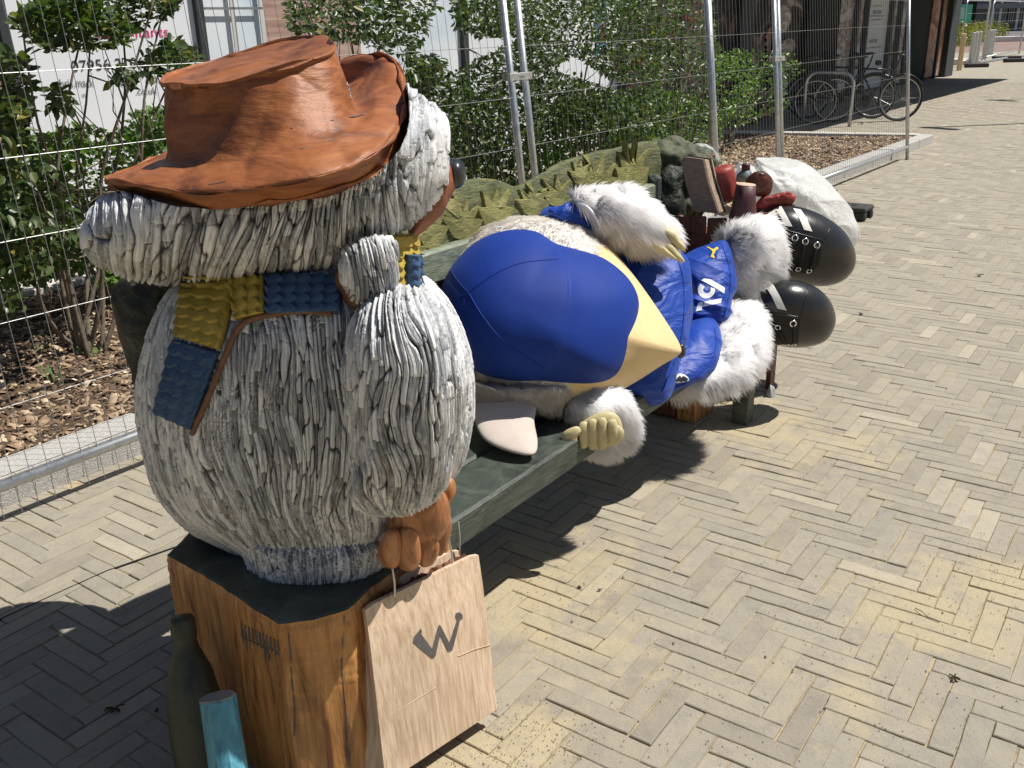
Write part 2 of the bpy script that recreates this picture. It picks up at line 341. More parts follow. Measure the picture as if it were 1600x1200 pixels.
def m_plastic():
    m, nt, b = newmat('white_plastic_sheet'); b.inputs['Base Color'].default_value = (.84, .84, .83, 1); b.inputs['Roughness'].default_value = .28
    bump(nt, b, noise(nt, 9, 5, .6, dist=1.4), .035, .55)
    t = nt.nodes.new('ShaderNodeBsdfTranslucent'); t.inputs[0].default_value = (.85, .85, .84, 1); mx = nt.nodes.new('ShaderNodeMixShader'); mx.inputs[0].default_value = .35
    nt.links.new(b.outputs[0], mx.inputs[1]); nt.links.new(t.outputs[0], mx.inputs[2]); nt.links.new(mx.outputs[0], nt.nodes['Material Output'].inputs[0]); return m
M['plastic'] = m_plastic()
M['rubber'] = simple('black_recycled_rubber', (.03, .03, .03), (.055, .055, .053), 40, .8, .006, 60)
def m_leaf(name, cols):
    m, nt, b = newmat(name); c = ramp(nt, attr(nt, 'rv'), cols); nt.links.new(c, b.inputs['Base Color']); b.inputs['Roughness'].default_value = .38
    t = nt.nodes.new('ShaderNodeBsdfTranslucent'); nt.links.new(mix(nt, 1., c, (1.4, 1.7, .5), 'MULTIPLY'), t.inputs[0]); mx = nt.nodes.new('ShaderNodeMixShader'); mx.inputs[0].default_value = .3
    nt.links.new(b.outputs[0], mx.inputs[1]); nt.links.new(t.outputs[0], mx.inputs[2]); nt.links.new(mx.outputs[0], nt.nodes['Material Output'].inputs[0]); return m
M['leafd'] = m_leaf('dark_glossy_leaf', [(0, (.030, .055, .016)), (.6, (.060, .095, .028)), (.93, (.105, .14, .045)), (1, (.22, .20, .05))])
M['leafl'] = m_leaf('light_green_leaf', [(0, (.050, .105, .018)), (.6, (.105, .19, .035)), (.95, (.17, .26, .05)), (1, (.34, .30, .06))])
M['bark'] = simple('shrub_bark', (.10, .08, .055), (.20, .165, .12), 40, .85, .004, 90)
M['grass'] = simple('weed_green', (.06, .12, .03), (.10, .17, .04), 40, .7)
M['frame'] = simple('dark_grey_frame', (.045, .052, .055), (.06, .068, .07), 10, .6, spec=.15)
M['black'] = simple('black_cladding', (.012, .016, .015), (.020, .025, .023), 3, .7, spec=.08)
M['white_poster'] = simple('white_poster', (.74, .77, .82), (.80, .82, .86), 1.2, .6, spec=.2)
M['pink'] = simple('magenta_lettering', (.62, .03, .16), (.64, .035, .17), 10, .5)
M['ink'] = simple('black_lettering', (.02, .02, .025), (.03, .03, .03), 10, .5)
M['inkgrey'] = simple('grey_lettering', (.20, .20, .22), (.24, .24, .25), 10, .5)
def m_photo(name, cols, scale=1.6, st=None, dist=.6, rough=.6):
    m, nt, b = newmat(name); nt.links.new(ramp(nt, noise(nt, scale, 3, .5, dist=dist, st=st), cols), b.inputs['Base Color']); b.inputs['Roughness'].default_value = rough; b.inputs['Specular IOR Level'].default_value = .12; return m
M['skyposter'] = m_photo('pale_blue_window_print', [(.3, (.55, .66, .74)), (.5, (.70, .76, .82)), (.7, (.82, .84, .86))], 1.1)
M['brickposter'] = m_photo('pinkish_wall_print', [(.3, (.33, .21, .17)), (.5, (.45, .31, .26)), (.7, (.56, .43, .36))], 1.5, (1, 1, 14))
M['bushposter'] = m_photo('pale_bush_print', [(.3, (.30, .36, .14)), (.7, (.48, .52, .26))], 6)
M['mosaic'] = m_photo('shop_interior_print', [(.25, (.05, .04, .045)), (.42, (.25, .22, .23)), (.5, (.38, .06, .06)), (.56, (.5, .48, .50)), (.75, (.22, .12, .10))], 1, (3, 3, 7), .2)
M['photodark'] = m_photo('dark_photo_print', [(.38, (.022, .020, .022)), (.52, (.07, .06, .06)), (.60, (.28, .19, .16)), (.66, (.42, .40, .42)), (.75, (.08, .08, .10))], 1, (1.6, 1.6, 2.6), .8)
M['photolight'] = m_photo('light_photo_print', [(.3, (.60, .60, .62)), (.46, (.42, .38, .36)), (.53, (.26, .14, .09)), (.62, (.66, .65, .66)), (.78, (.36, .25, .12))], 1, (1.6, 1.6, 3), .8)
M['photowarm'] = m_photo('warm_photo_print', [(.3, (.05, .03, .03)), (.45, (.34, .17, .11)), (.55, (.46, .27, .19)), (.66, (.10, .13, .22)), (.8, (.60, .58, .60))], 1, (1.2, 1.2, 2.2), .8)
M['orange'] = simple('orange_band', (.55, .20, .08), (.6, .24, .1), 5, .5)
M['cyan'] = simple('blue_print', (.06, .22, .42), (.08, .25, .46), 5, .5)
M['signwhite'] = simple('white_sign_panel', (.62, .63, .66), (.68, .69, .71), 2, .6, spec=.15)
M['tyre'] = simple('tyre_rubber', (.014, .014, .014), (.022, .022, .022), 30, .7)
M['bikeframe'] = simple('black_bicycle_paint', (.015, .015, .018), (.022, .022, .025), 10, .3)
M['greensign'] = simple('mint_green_hoarding', (.07, .47, .30), (.09, .52, .34), .5, .5)
M['roadred'] = simple('reddish_block_road', (.20, .135, .115), (.27, .19, .165), 1.5, .9)
M['road'] = simple('grey_asphalt', (.10, .10, .105), (.15, .15, .155), 1, .9)
M['bldg'] = simple('grey_render', (.10, .10, .11), (.17, .165, .17), .5, .7)
M['bldgw'] = simple('pale_trim', (.55, .54, .52), (.66, .65, .62), .5, .7)
M['glass'] = simple('dark_window', (.02, .025, .03), (.05, .06, .065), .6, .12)
M['hedge'] = m_leaf('yellow_green_hedge', [(0, (.10, .12, .02)), (.6, (.24, .25, .045)), (1, (.38, .36, .08))])
M['roofred'] = simple('red_roof', (.22, .07, .04), (.3, .11, .07), 1, .8)
M['redpaint'] = simple('red_plastic', (.45, .02, .02), (.5, .03, .03), 5, .4)
M['bagpaper'] = M['pale']

def lookup(nm): return M[nm]

# text as flat geometry, remapped point by point with fn(u, v) -> world point
def text2d(body, size=1.0, bold=0.):
    cu = bpy.data.curves.new('t', 'FONT'); cu.body = body; cu.size = size; cu.offset = bold; cu.resolution_u = 4
    ob = bpy.data.objects.new('t', cu); COL.objects.link(ob); dg = bpy.context.evaluated_depsgraph_get(); me = bpy.data.meshes.new_from_object(ob.evaluated_get(dg))
    V = np.array([v.co[:2] for v in me.vertices]); Fc = [tuple(p.vertices) for p in me.polygons]
    bpy.data.objects.remove(ob); bpy.data.curves.remove(cu); bpy.data.meshes.remove(me); return V, Fc
def polymesh(name, pts2, fn, mat, parent, sub=10, **k):
    """filled 2D polygon (list of (u,v)) split finely and laid on a surface by fn"""
    import bmesh
    bm = bmesh.new(); vs = [bm.verts.new((u, v, 0)) for u, v in pts2]; bm.faces.new(vs); bmesh.ops.triangulate(bm, faces=bm.faces[:])
    for _ in range(5):
        es = [e for e in bm.edges if e.calc_length() > sub]
        if not es: break
        bmesh.ops.subdivide_edges(bm, edges=es, cuts=1); bmesh.ops.triangulate(bm, faces=bm.faces[:])
    bm.verts.ensure_lookup_table(); V = []; ok = True
    for v in bm.verts:
        q = fn(v.co.x, v.co.y); V.append(q if q is not None else (V[-1] if V else CAM+FW*4))
    Fc = [tuple(x.index for x in f.verts) for f in bm.faces]; bm.free(); return mesh(name, V, Fc, mat, parent, **k)

def inpoly(U, poly):
    x, y = U[..., 0], U[..., 1]; c = np.zeros(x.shape, bool)
    for (x1, y1), (x2, y2) in zip(poly, poly[1:]+poly[:1]): c ^= ((y1 > y) != (y2 > y)) & (x < (x2-x1)*(y-y1)/((y2-y1)+1e-9)+x1)
    return c
# ============================================================ GROUND, PAVING, KERBS, PLANTING BED
Z3 = np.array([0, 0, 1.])
g = MB(); g.grid([[(-80, -20, -.0045), (140, -20, -.0045)], [(-80, 260, -.0045), (140, 260, -.0045)]]); g.build('ground', M['sand'], kind='structure')
pav = empty('pavement', (0, 0, 0), kind='structure')
BW = .0595; A2 = np.array([math.cos(R(54.2)), math.sin(R(54.2))]); B2 = np.array([-A2[1], A2[0]]); L0 = np.array([.969, 1.890])
def brick_geo(x, y, horiz, detail):
    lx, ly = (4, 1) if horiz else (1, 4); r = rnd.random; gap = .0007+.0016*r()**2
    x0, x1, y0, y1 = x*BW+gap, (x+lx)*BW-gap, y*BW+gap, (y+ly)*BW-gap; cx, cy = (x0+x1)/2, (y0+y1)/2
    rot = rnd.gauss(0, .010); ox, oy = rnd.gauss(0, .0011), rnd.gauss(0, .0011); tz = rnd.gauss(0, .0011); tx, ty = rnd.gauss(0, .007), rnd.gauss(0, .010)
    def W(u, v, z):
        du, dv = u-cx, v-cy; u2 = cx+du-rot*dv+ox; v2 = cy+dv+rot*du+oy
        p = L0+A2*u2+B2*v2; return (p[0], p[1], z+tz+du*tx*(.4 if horiz else 1)+dv*ty*(1 if horiz else .4))
    if detail:
        def loop(i, j):
            P = []; n = 4
            cs = [(x0+i, y0+i), (x1-i, y0+i), (x1-i, y1-i), (x0+i, y1-i)]
            for k in range(4):
                a, b = cs[k], cs[(k+1) % 4]; L = math.hypot(b[0]-a[0], b[1]-a[1]); m = 4 if L > .1 else 2
                for t in range(m):
                    f = t/m; P.append((a[0]+(b[0]-a[0])*f+jit[k][t][0]*j, a[1]+(b[1]-a[1])*f+jit[k][t][1]*j))
            return P
        jit = [[(rnd.gauss(0, .0007), rnd.gauss(0, .0007)) for _ in range(4)] for _ in range(4)]
        top = loop(.0026, 1.0); mid = loop(.0004, 1.2); n = len(top)
        V = [W(u, v, 0) for u, v in top]+[W(u, v, -.0022) for u, v in mid]+[W(u, v, -.02) for u, v in mid]
        Fc = [tuple(range(n))]+[(i, i+n, (i+1) % n+n, (i+1) % n) for i in range(n)]+[(i+n, i+2*n, (i+1) % n+2*n, (i+1) % n+n) for i in range(n)]
    else:
        i = .0028; top = [(x0+i, y0+i), (x1-i, y0+i), (x1-i, y1-i), (x0+i, y1-i)]; mid = [(x0, y0), (x1, y0), (x1, y1), (x0, y1)]; n = 4
        V = [W(u, v, 0) for u, v in top]+[W(u, v, -.0022) for u, v in mid]+[W(u, v, -.012) for u, v in mid]
        Fc = [(0, 1, 2, 3)]+[(k, k+4, (k+1) % 4+4, (k+1) % 4) for k in range(4)]+[(k+4, k+8, (k+1) % 4+8, (k+1) % 4+4) for k in range(4)]
    return V, Fc
bricks = []
for x in range(-120, 560):
    for y in range(-330, 130):
        k = (x-y) % 8
        if k == 0: hz = True; c = (x+2, y+.5)
        elif k == 7: hz = False; c = (x+.5, y+2)
        else: continue
        p = L0+A2*c[0]*BW+B2*c[1]*BW
        if p[1] < 1.15 or p[1] > 24: continue
        q = np.array([p[0], p[1], 0]); s_, pp = (q-KL)@AF, (q-KL)@NF
        if (-.05 > pp > -2.75 and s_ < 12.33+.22*pp) or pp < -4.6: continue
        u = project(q)
        if u[0] < -260 or u[0] > 1900 or u[1] > 1500: continue
        d = np.linalg.norm(q-CAM); vis = -30 < u[0] < 1630 and u[1] < 1215
        bricks.append((0 if vis else 1, d, x, y, hz))
bricks.sort()
near = bricks[:300]; rest = bricks[300:]
for _, d, x, y, hz in near:
    V, Fc = brick_geo(x, y, hz, True); mesh('brick', V, Fc, M['brick'], pav, attr={'rv': [rnd.random()]*len(V)})
pb = MB()
for _, d, x, y, hz in rest:
    V, Fc = brick_geo(x, y, hz, d < 4.5); pb.add(V, Fc)
pb.build('brick_field', M['brick'], pav, kind='stuff')
g = MB(); g.grid([[fp(20, -4.2, -.001), fp(75, -4.2, -.001)], [fp(20, 40, -.001), fp(75, 40, -.001)]]); V = np.array(g.V[0])
far = MB(); a, b = at(1000, 300, 24.0), 0
far.add([(-20, 24, -.002), (60, 24, -.002), (60, 44, -.002), (-20, 44, -.002)], [(0, 1, 2, 3)]); far.build('far_pavement', M['farpave'], kind='structure')
g = MB(); g.add([(-60, 44, .002), (90, 44, .002), (90, 66, .002), (-60, 66, .002)], [(0, 1, 2, 3)]); g.build('side_road', M['roadred'], kind='structure')
g = MB(); g.add([(-60, 66, .004), (90, 66, .004), (90, 250, .004), (-60, 250, .004)], [(0, 1, 2, 3)]); g.build('main_road', M['road'], kind='structure')
# thin steel edging strip let into the paving behind the pedestal
g = MB(); pts = [atz(x, y, .001) for x, y in ((-120, 1022), (0, 968), (168, 892), (330, 836))]
for i in range(3): 
    d = pts[i+1]-pts[i]; L = np.linalg.norm(d); d /= L; g.box((pts[i]+pts[i+1])/2, (d, np.cross(Z3, d), Z3), (L/2, .0016, .003))
tag(g.build('edging_strip', M['matblack']), 'thin dark steel strip let into the paving left of the statue', 'edging strip')
# sand grains and grit lying on the pavers
gr = MB()
for _ in range(2600):
    px, py, rx = rnd.choice([(1150, 655, 60), (1560, 905, 90), (830, 1150, 60), (820, 905, 80), (720, 1190, 60), (1300, 900, 260), (1350, 1000, 260), (1100, 1100, 200), (1350, 700, 200)])
    p = atz(px+rnd.gauss(0, rx), py+rnd.gauss(0, rx*.5), .002); s = rnd.uniform(.0008, .0024); 
    if rnd.random() < .03: s *= 2.2
    gr.add([p+np.array([s, 0, 0]), p+np.array([-s*.6, s, 0]), p+np.array([-s*.5, -s, 0]), p+np.array([0, 0, s*1.3])], [(0, 1, 3), (1, 2, 3), (2, 0, 3)])
gr.build('sand_grit', M['sand'], kind='stuff')
lf = MB()
for px, py, L in ((1445, 963, .0), (1345, 491, .03), (1530, 431, .05), (180, 1110, .05), (1490, 1060, .03), (905, 918, .012), (937, 922, .01), (245, 1110, .012)):
    if L == 0:
        a = atz(1430, 950, .004); b = atz(1450, 964, .004); c = atz(1468, 972, .003); lf.tube([a, (b+a)/2+[0, 0, .004], b, c], .0012, 5); continue
    p = atz(px, py, .004)
    for k in range(5):
        t = rnd.random()*6.3; q = np.array([math.cos(t), math.sin(t), rnd.random()*.5])*L*.5; lf.tube([p-q*.5, p+q*.4+[0, 0, L*.15], p+q], .0022, 4)
lf.build('twigs_and_leaf_litter', M['soil'], kind='stuff')

# kerbs
kerb = empty('kerb', KL, kind='structure'); s = -3.0
while s < 12.2:
    e = min(s+.915, 12.27); k = MB(); k.box(fp((s+e)/2, -.085, .035), (NF, AF, Z3), (.085, (e-s)/2-.003, .085), .008); k.build('kerb_stone', M['kerb'], kerb); s = e
for j in range(3):
    k = MB(); a_, b_ = fp(12.27, -.171-j*.85, .035), fp(12.27-.20*(j+1), -.171-(j+1)*.80, .035); e0 = fp(12.27, -.172, .035); e1 = fp(11.63, -2.55, .035); t = (e1-e0)/3
    c = e0+t*(j+.5); L = np.linalg.norm(t); tt = t/L; k.box(c, (np.cross(tt, Z3), tt, Z3), (.085, L/2-.003, .085), .008); k.build('kerb_stone', M['granite'], kerb)
s = -3.0
while s < 11.5:
    e = min(s+1.83, 11.6); k = MB(); k.box(fp((s+e)/2, -2.63, .035), (NF, AF, Z3), (.085, (e-s)/2-.003, .085), .008); k.build('kerb_stone', M['granite'], kerb); s = e
# soil bed with a rolling surface and bark chips
def soilz(s, p): return .085+.035*pn(np.stack([s*1.1, p*1.1, 0*s], -1))+.012*pn(np.stack([s*6, p*6, 0*s+3], -1))
S, Pp = np.meshgrid(np.linspace(-3, 12.2, 300), np.linspace(-.168, -2.55, 60), indexing='ij'); S = np.where(Pp < -.2, np.minimum(S, 12.2+.255*(Pp+.17)), S)
G = KL+AF*S[..., None]+NF*Pp[..., None]; G[..., 2] = soilz(S, Pp); mesh('planting_bed_soil', G.reshape(-1, 3), gridfaces(300, 60, False), M['soil'], smooth=True, kind='structure')
N = 50000; s = rng.uniform(0, 1, N)**1.25*15-2.9; p = -.2-2.3*rng.uniform(0, 1, N)**1.15; ok = s < 12.05+.26*p; s, p = s[ok], p[ok]; N = len(s)
sz = rng.gamma(2.6, .0046, N)+.004; sz = np.minimum(sz, .035)*(1+.03*np.maximum(s-4, 0)); an = rng.uniform(0, 6.283, N); asp = rng.uniform(.25, .7, N); tl = rng.normal(0, .35, (N, 2))
C = KL+AF*s[:, None]+NF*p[:, None]; C[:, 2] = soilz(s, p)+rng.uniform(.0, .010, N)
ux = np.stack([np.cos(an), np.sin(an), tl[:, 0]], 1)*sz[:, None]; uy = np.stack([-np.sin(an), np.cos(an), tl[:, 1]], 1)*(sz*asp)[:, None]; up = np.cross(ux, uy); up /= np.linalg.norm(up, axis=1)[:, None]; up *= (sz*.22)[:, None]
V = np.stack([C-ux-uy*.6, C+ux*.7-uy, C+ux+uy*.5, C-ux*.6+uy, C-ux*.7-uy*.4+up, C+ux*.5-uy*.8+up, C+ux*.8+uy*.4+up, C-ux*.5+uy*.7+up], 1).reshape(-1, 3)
q = np.array([[4, 5, 6, 7], [0, 1, 5, 4], [1, 2, 6, 5], [2, 3, 7, 6], [3, 0, 4, 7]]); Fc = (np.arange(N)[:, None, None]*8+q[None]).reshape(-1, 4)
mesh('bark_chips', V, Fc, M['chip'], attr={'rv': np.repeat(rng.uniform(0, 1, N), 8)}, kind='stuff')
wd = MB()
for px, py, n_ in ((135, 550, 16), (70, 548, 10), (80, 590, 12), (1275, 300, 70), (150, 470, 14), (1225, 255, 20)):
    for _ in range(n_):
        p = atz(px+rnd.gauss(0, 8), py+rnd.gauss(0, 4), .11); t = rnd.random()*6.3; h = rnd.uniform(.02, .06); d = np.array([math.cos(t), math.sin(t), 0])*h*.5; o_ = np.array([-d[1], d[0], 0])*.25
        wd.add([p-o_, p+o_, p+d*.6+[0, 0, h*.6]+o_, p+d*1.1+[0, 0, h*.8], p+d*.6+[0, 0, h*.6]-o_], [(0, 1, 2, 4), (4, 2, 3)])
wd.build('weeds', M['grass'], kind='stuff')

# ============================================================ TEMPORARY MESH FENCE (leans back a little)
LEAN = .11
def fe(s, z, o=0.): return fp(s, .15-LEAN*z+o, z)
def fence_panel(s0, s1, label, extra=None):
    t = empty('mesh_fence', fe(s0, 0), label=label, cat='fence panel', group='temporary mesh fence panels along the kerb')
    for s in (s0, s1):
        p = MB(); p.tube([fe(s, 0), fe(s, 2.0)], .0205, 12); p.build('post', M['galv'], t, True)
    for z in (.145, 1.98):
        p = MB(); p.tube([fe(s0, z), fe(s1, z)], .0205, 12); p.build('rail', M['galv'], t, True)
    m = MB(); z0 = .03; n = int((s1-s0)/.0625)
    for i in range(1, n):
        s = s0+(s1-s0)*i/n+rnd.gauss(0, .0012); b = rnd.gauss(0, .003); m.tube([fe(s, z0+rnd.uniform(0, .02), .012), fe(s+b, 1., .012), fe(s, 1.97, .012)], .0014, 4, False)
    m.build('vertical_wires', M['wire'], t, kind='stuff')
    for z in (.41, .69, .95, 1.22, 1.49, 1.75):
        p = MB(); p.tube([fe(s0, z, .009), fe((s0+s1)/2, z+rnd.gauss(0, .004), .009), fe(s1, z, .009)], .0015, 5, False); p.build('cross_wire', M['wire'], t)
    if extra: 
        p = MB(); p.tube([fe(extra, 0, -.02), fe(extra, 1.98, -.02)], .030, 12); p.build('middle_post', M['galv'], t, True)
    return t
fence_panel(-.75, 3.11, 'leftmost mesh fence panel, seen behind the hatted statue')
fence_panel(3.24, 6.80, 'middle mesh fence panel, between the double post and the bark bed', 5.62)
fence_panel(6.88, 10.62, 'right-hand mesh fence panel ending in a free post on the paving')
for s, nm, z in ((3.175, 'clamp joining two fence posts above the bench backrest', 1.33), (6.84, 'clamp joining two fence posts at the bark bed', 1.28)):
    c = MB(); a_, b_ = fe(s-.085, z), fe(s+.085, z); d = AF; c.box(fe(s, z, .022), (d, NF, Z3), (.105, .004, .02), .002); c.box(fe(s, z, -.024), (d, NF, Z3), (.105, .004, .02), .002)
    for k in (-1, 1): c.tube([fe(s+k*.07, z-.02), fe(s+k*.07, z+.02)], .0245, 10)
    c.tube([fe(s, z, -.03), fe(s, z, .05)], .006, 6); tag(c.build('pipe_clamp', M['galv']), nm, 'clamp')
# rubber foot of the fence, seen right of the white bag
t = empty('rubber_block', atz(1325, 335, 0), label='black rubber fence foot with lifting slots beside the white bag', cat='fence foot')
c = MB(); a_ = atz(1350, 338, 0); d1 = AF; ctr = a_-AF*.12-NF*.25+Z3*.055
for k in (-1, 1): c.box(ctr+Z3*-.02+d1*k*.085, (NF, d1, Z3), (.33, .030, .035), .012)
c.box(ctr+Z3*.035, (NF, d1, Z3), (.33, .115, .02), .01); c.build('block', M['rubber'], t)
for k in (-.2, .0, .2):
    c = MB(); c.tube([ctr+NF*k+Z3*.05, ctr+NF*k+Z3*.058], .028, 12); c.build('socket', M['matblack'], t)

# ============================================================ BUILDING BEHIND: glazed front with posters
FPL = -3.85
bd = empty('shop_building', fp(0, FPL), label='long dark framed building front with posters in its windows', cat='building')
def fpanel(name, x0, x1, mat, z0=.05, z1=3.0, off=0., th=.03, y=50):
    s0 = (fpx(x0, y, FPL)-KL)@AF if x0 is not None else -9; s1 = (fpx(x1, y, FPL)-KL)@AF
    b = MB(); b.box(fp((s0+s1)/2, FPL-th/2+off, (z0+z1)/2), (AF, NF, Z3), ((s1-s0)/2, th/2, (z1-z0)/2)); return b.build(name, mat, bd)
S_END = 28.0
b = MB(); b.box(fp(S_END/2-5, FPL-3.2, 1.55), (AF, NF, Z3), (S_END/2+5, 3.1, 1.55)); b.build('wall', M['black'], bd)
b = MB(); b.box(fp(20.4, -3.3, 4.75), (AF, NF, Z3), (7.8, 2.70, 1.5), .0); b.build('overhanging_storey', M['black'], bd)
def col(x0, x1, mat=M['frame'], proud=.10): return fpanel('frame_post', x0, x1, mat, 0.0, 3.1, proud, .12)
pn_ = lambda x0, x1, m, **k: fpanel('window_panel', x0, x1, M[m], **k)
pn_(-300, -3, 'brickposter', y=100); col(-4, 13, y) if False else None
b = MB()
def colat(x0, x1, yy, mat='frame', proud=.1, name='frame_post'):
    s0 = (fpx(x0, yy, FPL)-KL)@AF; s1 = (fpx(x1, yy, FPL)-KL)@AF; m = MB(); m.box(fp((s0+s1)/2, FPL+proud-.06, 1.55), (AF, NF, Z3), ((s1-s0)/2, .06, 1.55)); m.build(name, M[mat], bd)
colat(-6, 9, 40, proud=.05); pn_(5, 306, 'white_poster'); colat(305, 316, 40, proud=.05); pn_(312, 412, 'skyposter'); pn_(410, 562, 'brickposter'); 
pn_(425, 452, 'bushposter', z0=.9, z1=1.42, off=.012); pn_(562, 728, 'skyposter'); colat(719, 727, 60, proud=.05); pn_(726, 968, 'white_poster'); pn_(930, 946, 'cyan', off=.012, z0=1.2); 
fpanel('pink_band', 936, 942, M['pink'], .05+1.3, 1.62, .02); colat(966, 971, 30); fpanel('orange_band', 971, 975, M['orange'], .9, 3, .04); pn_(974, 1055, 'mosaic'); colat(1054, 1058, 60); pn_(1058, 1106, 'mosaic'); colat(1104, 1112, 60); pn_(1112, 1150, 'photodark'); colat(1148, 1168, 60)
pn_(1166, 1205, 'photodark'); colat(1202, 1208, 60); pn_(1208, 1252, 'photodark'); colat(1252, 1302, 60, 'black'); 
pn_(1302, 1331, 'photolight'); colat(1330, 1333, 60); pn_(1333, 1346, 'photolight'); colat(1346, 1348, 60)
pn_(1348, 1385, 'signwhite'); colat(1384, 1387, 60); pn_(1387, 1398, 'photolight'); colat(1398, 1400, 60); pn_(1400, 1413, 'photolight')
colat(1413, 1450, 60, 'black', .03, 'dark_pier'); pn_(1449, 1461, 'photowarm', off=.06); colat(1461, 1463, 60, 'frame', .10); pn_(1463, 1473, 'photowarm', off=.06); colat(1473, 1478, 60, 'black', .12)
b = MB(); b.box(fp(27.75, FPL+.05, 1.55), (AF, NF, Z3), (.40, .16, 1.55), .01); b.build('corner_column', M['frame'], bd)
for yy, z in ((0, 1.74),):   # mullions of the pale blue window
    pass
def bar(x0, x1, z0, z1, mat='frame', off=.035):
    s0 = (fpx(x0, 50, FPL)-KL)@AF; s1 = (fpx(x1, 50, FPL)-KL)@AF; m = MB(); m.box(fp((s0+s1)/2, FPL+off, (z0+z1)/2), (AF, NF, Z3), (abs(s1-s0)/2, .006, abs(z1-z0)/2)); m.build('glazing_bar', M[mat], bd)
bar(320, 410, 1.78, 1.80, 'inkgrey'); bar(360, 364, .6, 2.6, 'bldgw'); bar(364.3, 366, .6, 2.6, 'inkgrey'); bar(405, 411, .6, 2.6, 'bldgw')
bar(1058, 1106, 1.28, 1.34, 'bldgw'); bar(1058, 1106, .98, 1.02, 'bldgw'); bar(1100, 1105, 1.1, 2, 'redpaint'); bar(1058, 1106, 1.62, 1.66, 'redpaint'); bar(974, 1055, 1.15, 1.19, 'bldgw'); bar(974, 1055, .85, .88, 'bldgw')
# low grey upstand along the front and brackets
# lettering on the white poster
def facade_text(body, x0, y0, x1, y1, hpx, mat, name):
    V, Fc = text2d(body, 1.0); w_ = V[:, 0].max(); A_ = fpx(x0, y0, FPL+.0035); B_ = fpx(x1, y1, FPL+.0035); L = np.linalg.norm(B_-A_); ux = (B_-A_)/L; C_ = fpx(x0, y0-hpx, FPL+.0035); k = np.linalg.norm(C_-A_)/.70
    return mesh(name, [A_+ux*(v[0]*L/w_)+Z3*v[1]*k for v in V], Fc, M[mat], bd)
facade_text('consultants', 150, 60, 264, 57, 17, 'pink', 'poster_lettering'); facade_text('07956 21067', 112, 112, 238, 104, 17, 'ink', 'poster_lettering')
facade_text('chris.mack', 88, 137, 148, 135, 14, 'inkgrey', 'poster_lettering'); facade_text('@', 188, 133, 200, 132, 12, 'inkgrey', 'poster_lettering'); facade_text('desk.co', 228, 131, 262, 128, 12, 'inkgrey', 'poster_lettering'); facade_text('.co.uk', 212, 148, 246, 146, 11, 'inkgrey', 'poster_lettering')
facade_text('w', 128, 152, 137, 151, 8, 'inkgrey', 'poster_lettering'); facade_text('O', 148, 4, 160, 3, 9, 'pink', 'poster_lettering')
facade_text('Pick up your', 1354, 11, 1378, 10, 4, 'inkgrey', 'sign_lettering'); facade_text('TICKETS', 1360, 20, 1373, 20, 4, 'ink', 'sign_lettering') if False else None
for yy, a0, a1 in ((19, 1361, 1373), (25, 1357, 1377), (31, 1359, 1375), (64, 1360, 1371), (74, 1355, 1378)):
    s0, s1 = [(fpx(x, 50, FPL)-KL)@AF for x in (a0, a1)]; z = fpx((a0+a1)/2, yy, FPL)[2]; m = MB(); m.box(fp((s0+s1)/2, FPL+.012, z), (AF, NF, Z3), ((s1-s0)/2, .004, .012 if a1-a0 > 13 else .035)); m.build('text_line', M['inkgrey'], bd)
# closing bits of poster imagery: round pale shapes (plates, faces cannot be made out) on the dark photo windows
for (x, y, rx, ry, m_) in ((1222, 30, 14, 22, 'photolight'), (1232, 72, 11, 12, 'photolight'), (1206, 62, 9, 22, 'photowarm'), (1295, 85, 7, 5, 'orange'), (1223, 138, 9, 14, 'photolight')):
    c = fpx(x, y, FPL+.03+rnd.random()*.004); e1 = fpx(x+rx, y, FPL+.03); ru = abs((e1-c)@AF); rz = abs(fpx(x, y-ry, FPL)[2]-c[2]); n = 24
    mesh('poster_shape', [c+AF*ru*math.cos(t*2*math.pi/n)*(1+.25*math.sin(3*t))+Z3*rz*math.sin(t*2*math.pi/n) for t in range(n)], [tuple(range(n))], M[m_], bd)

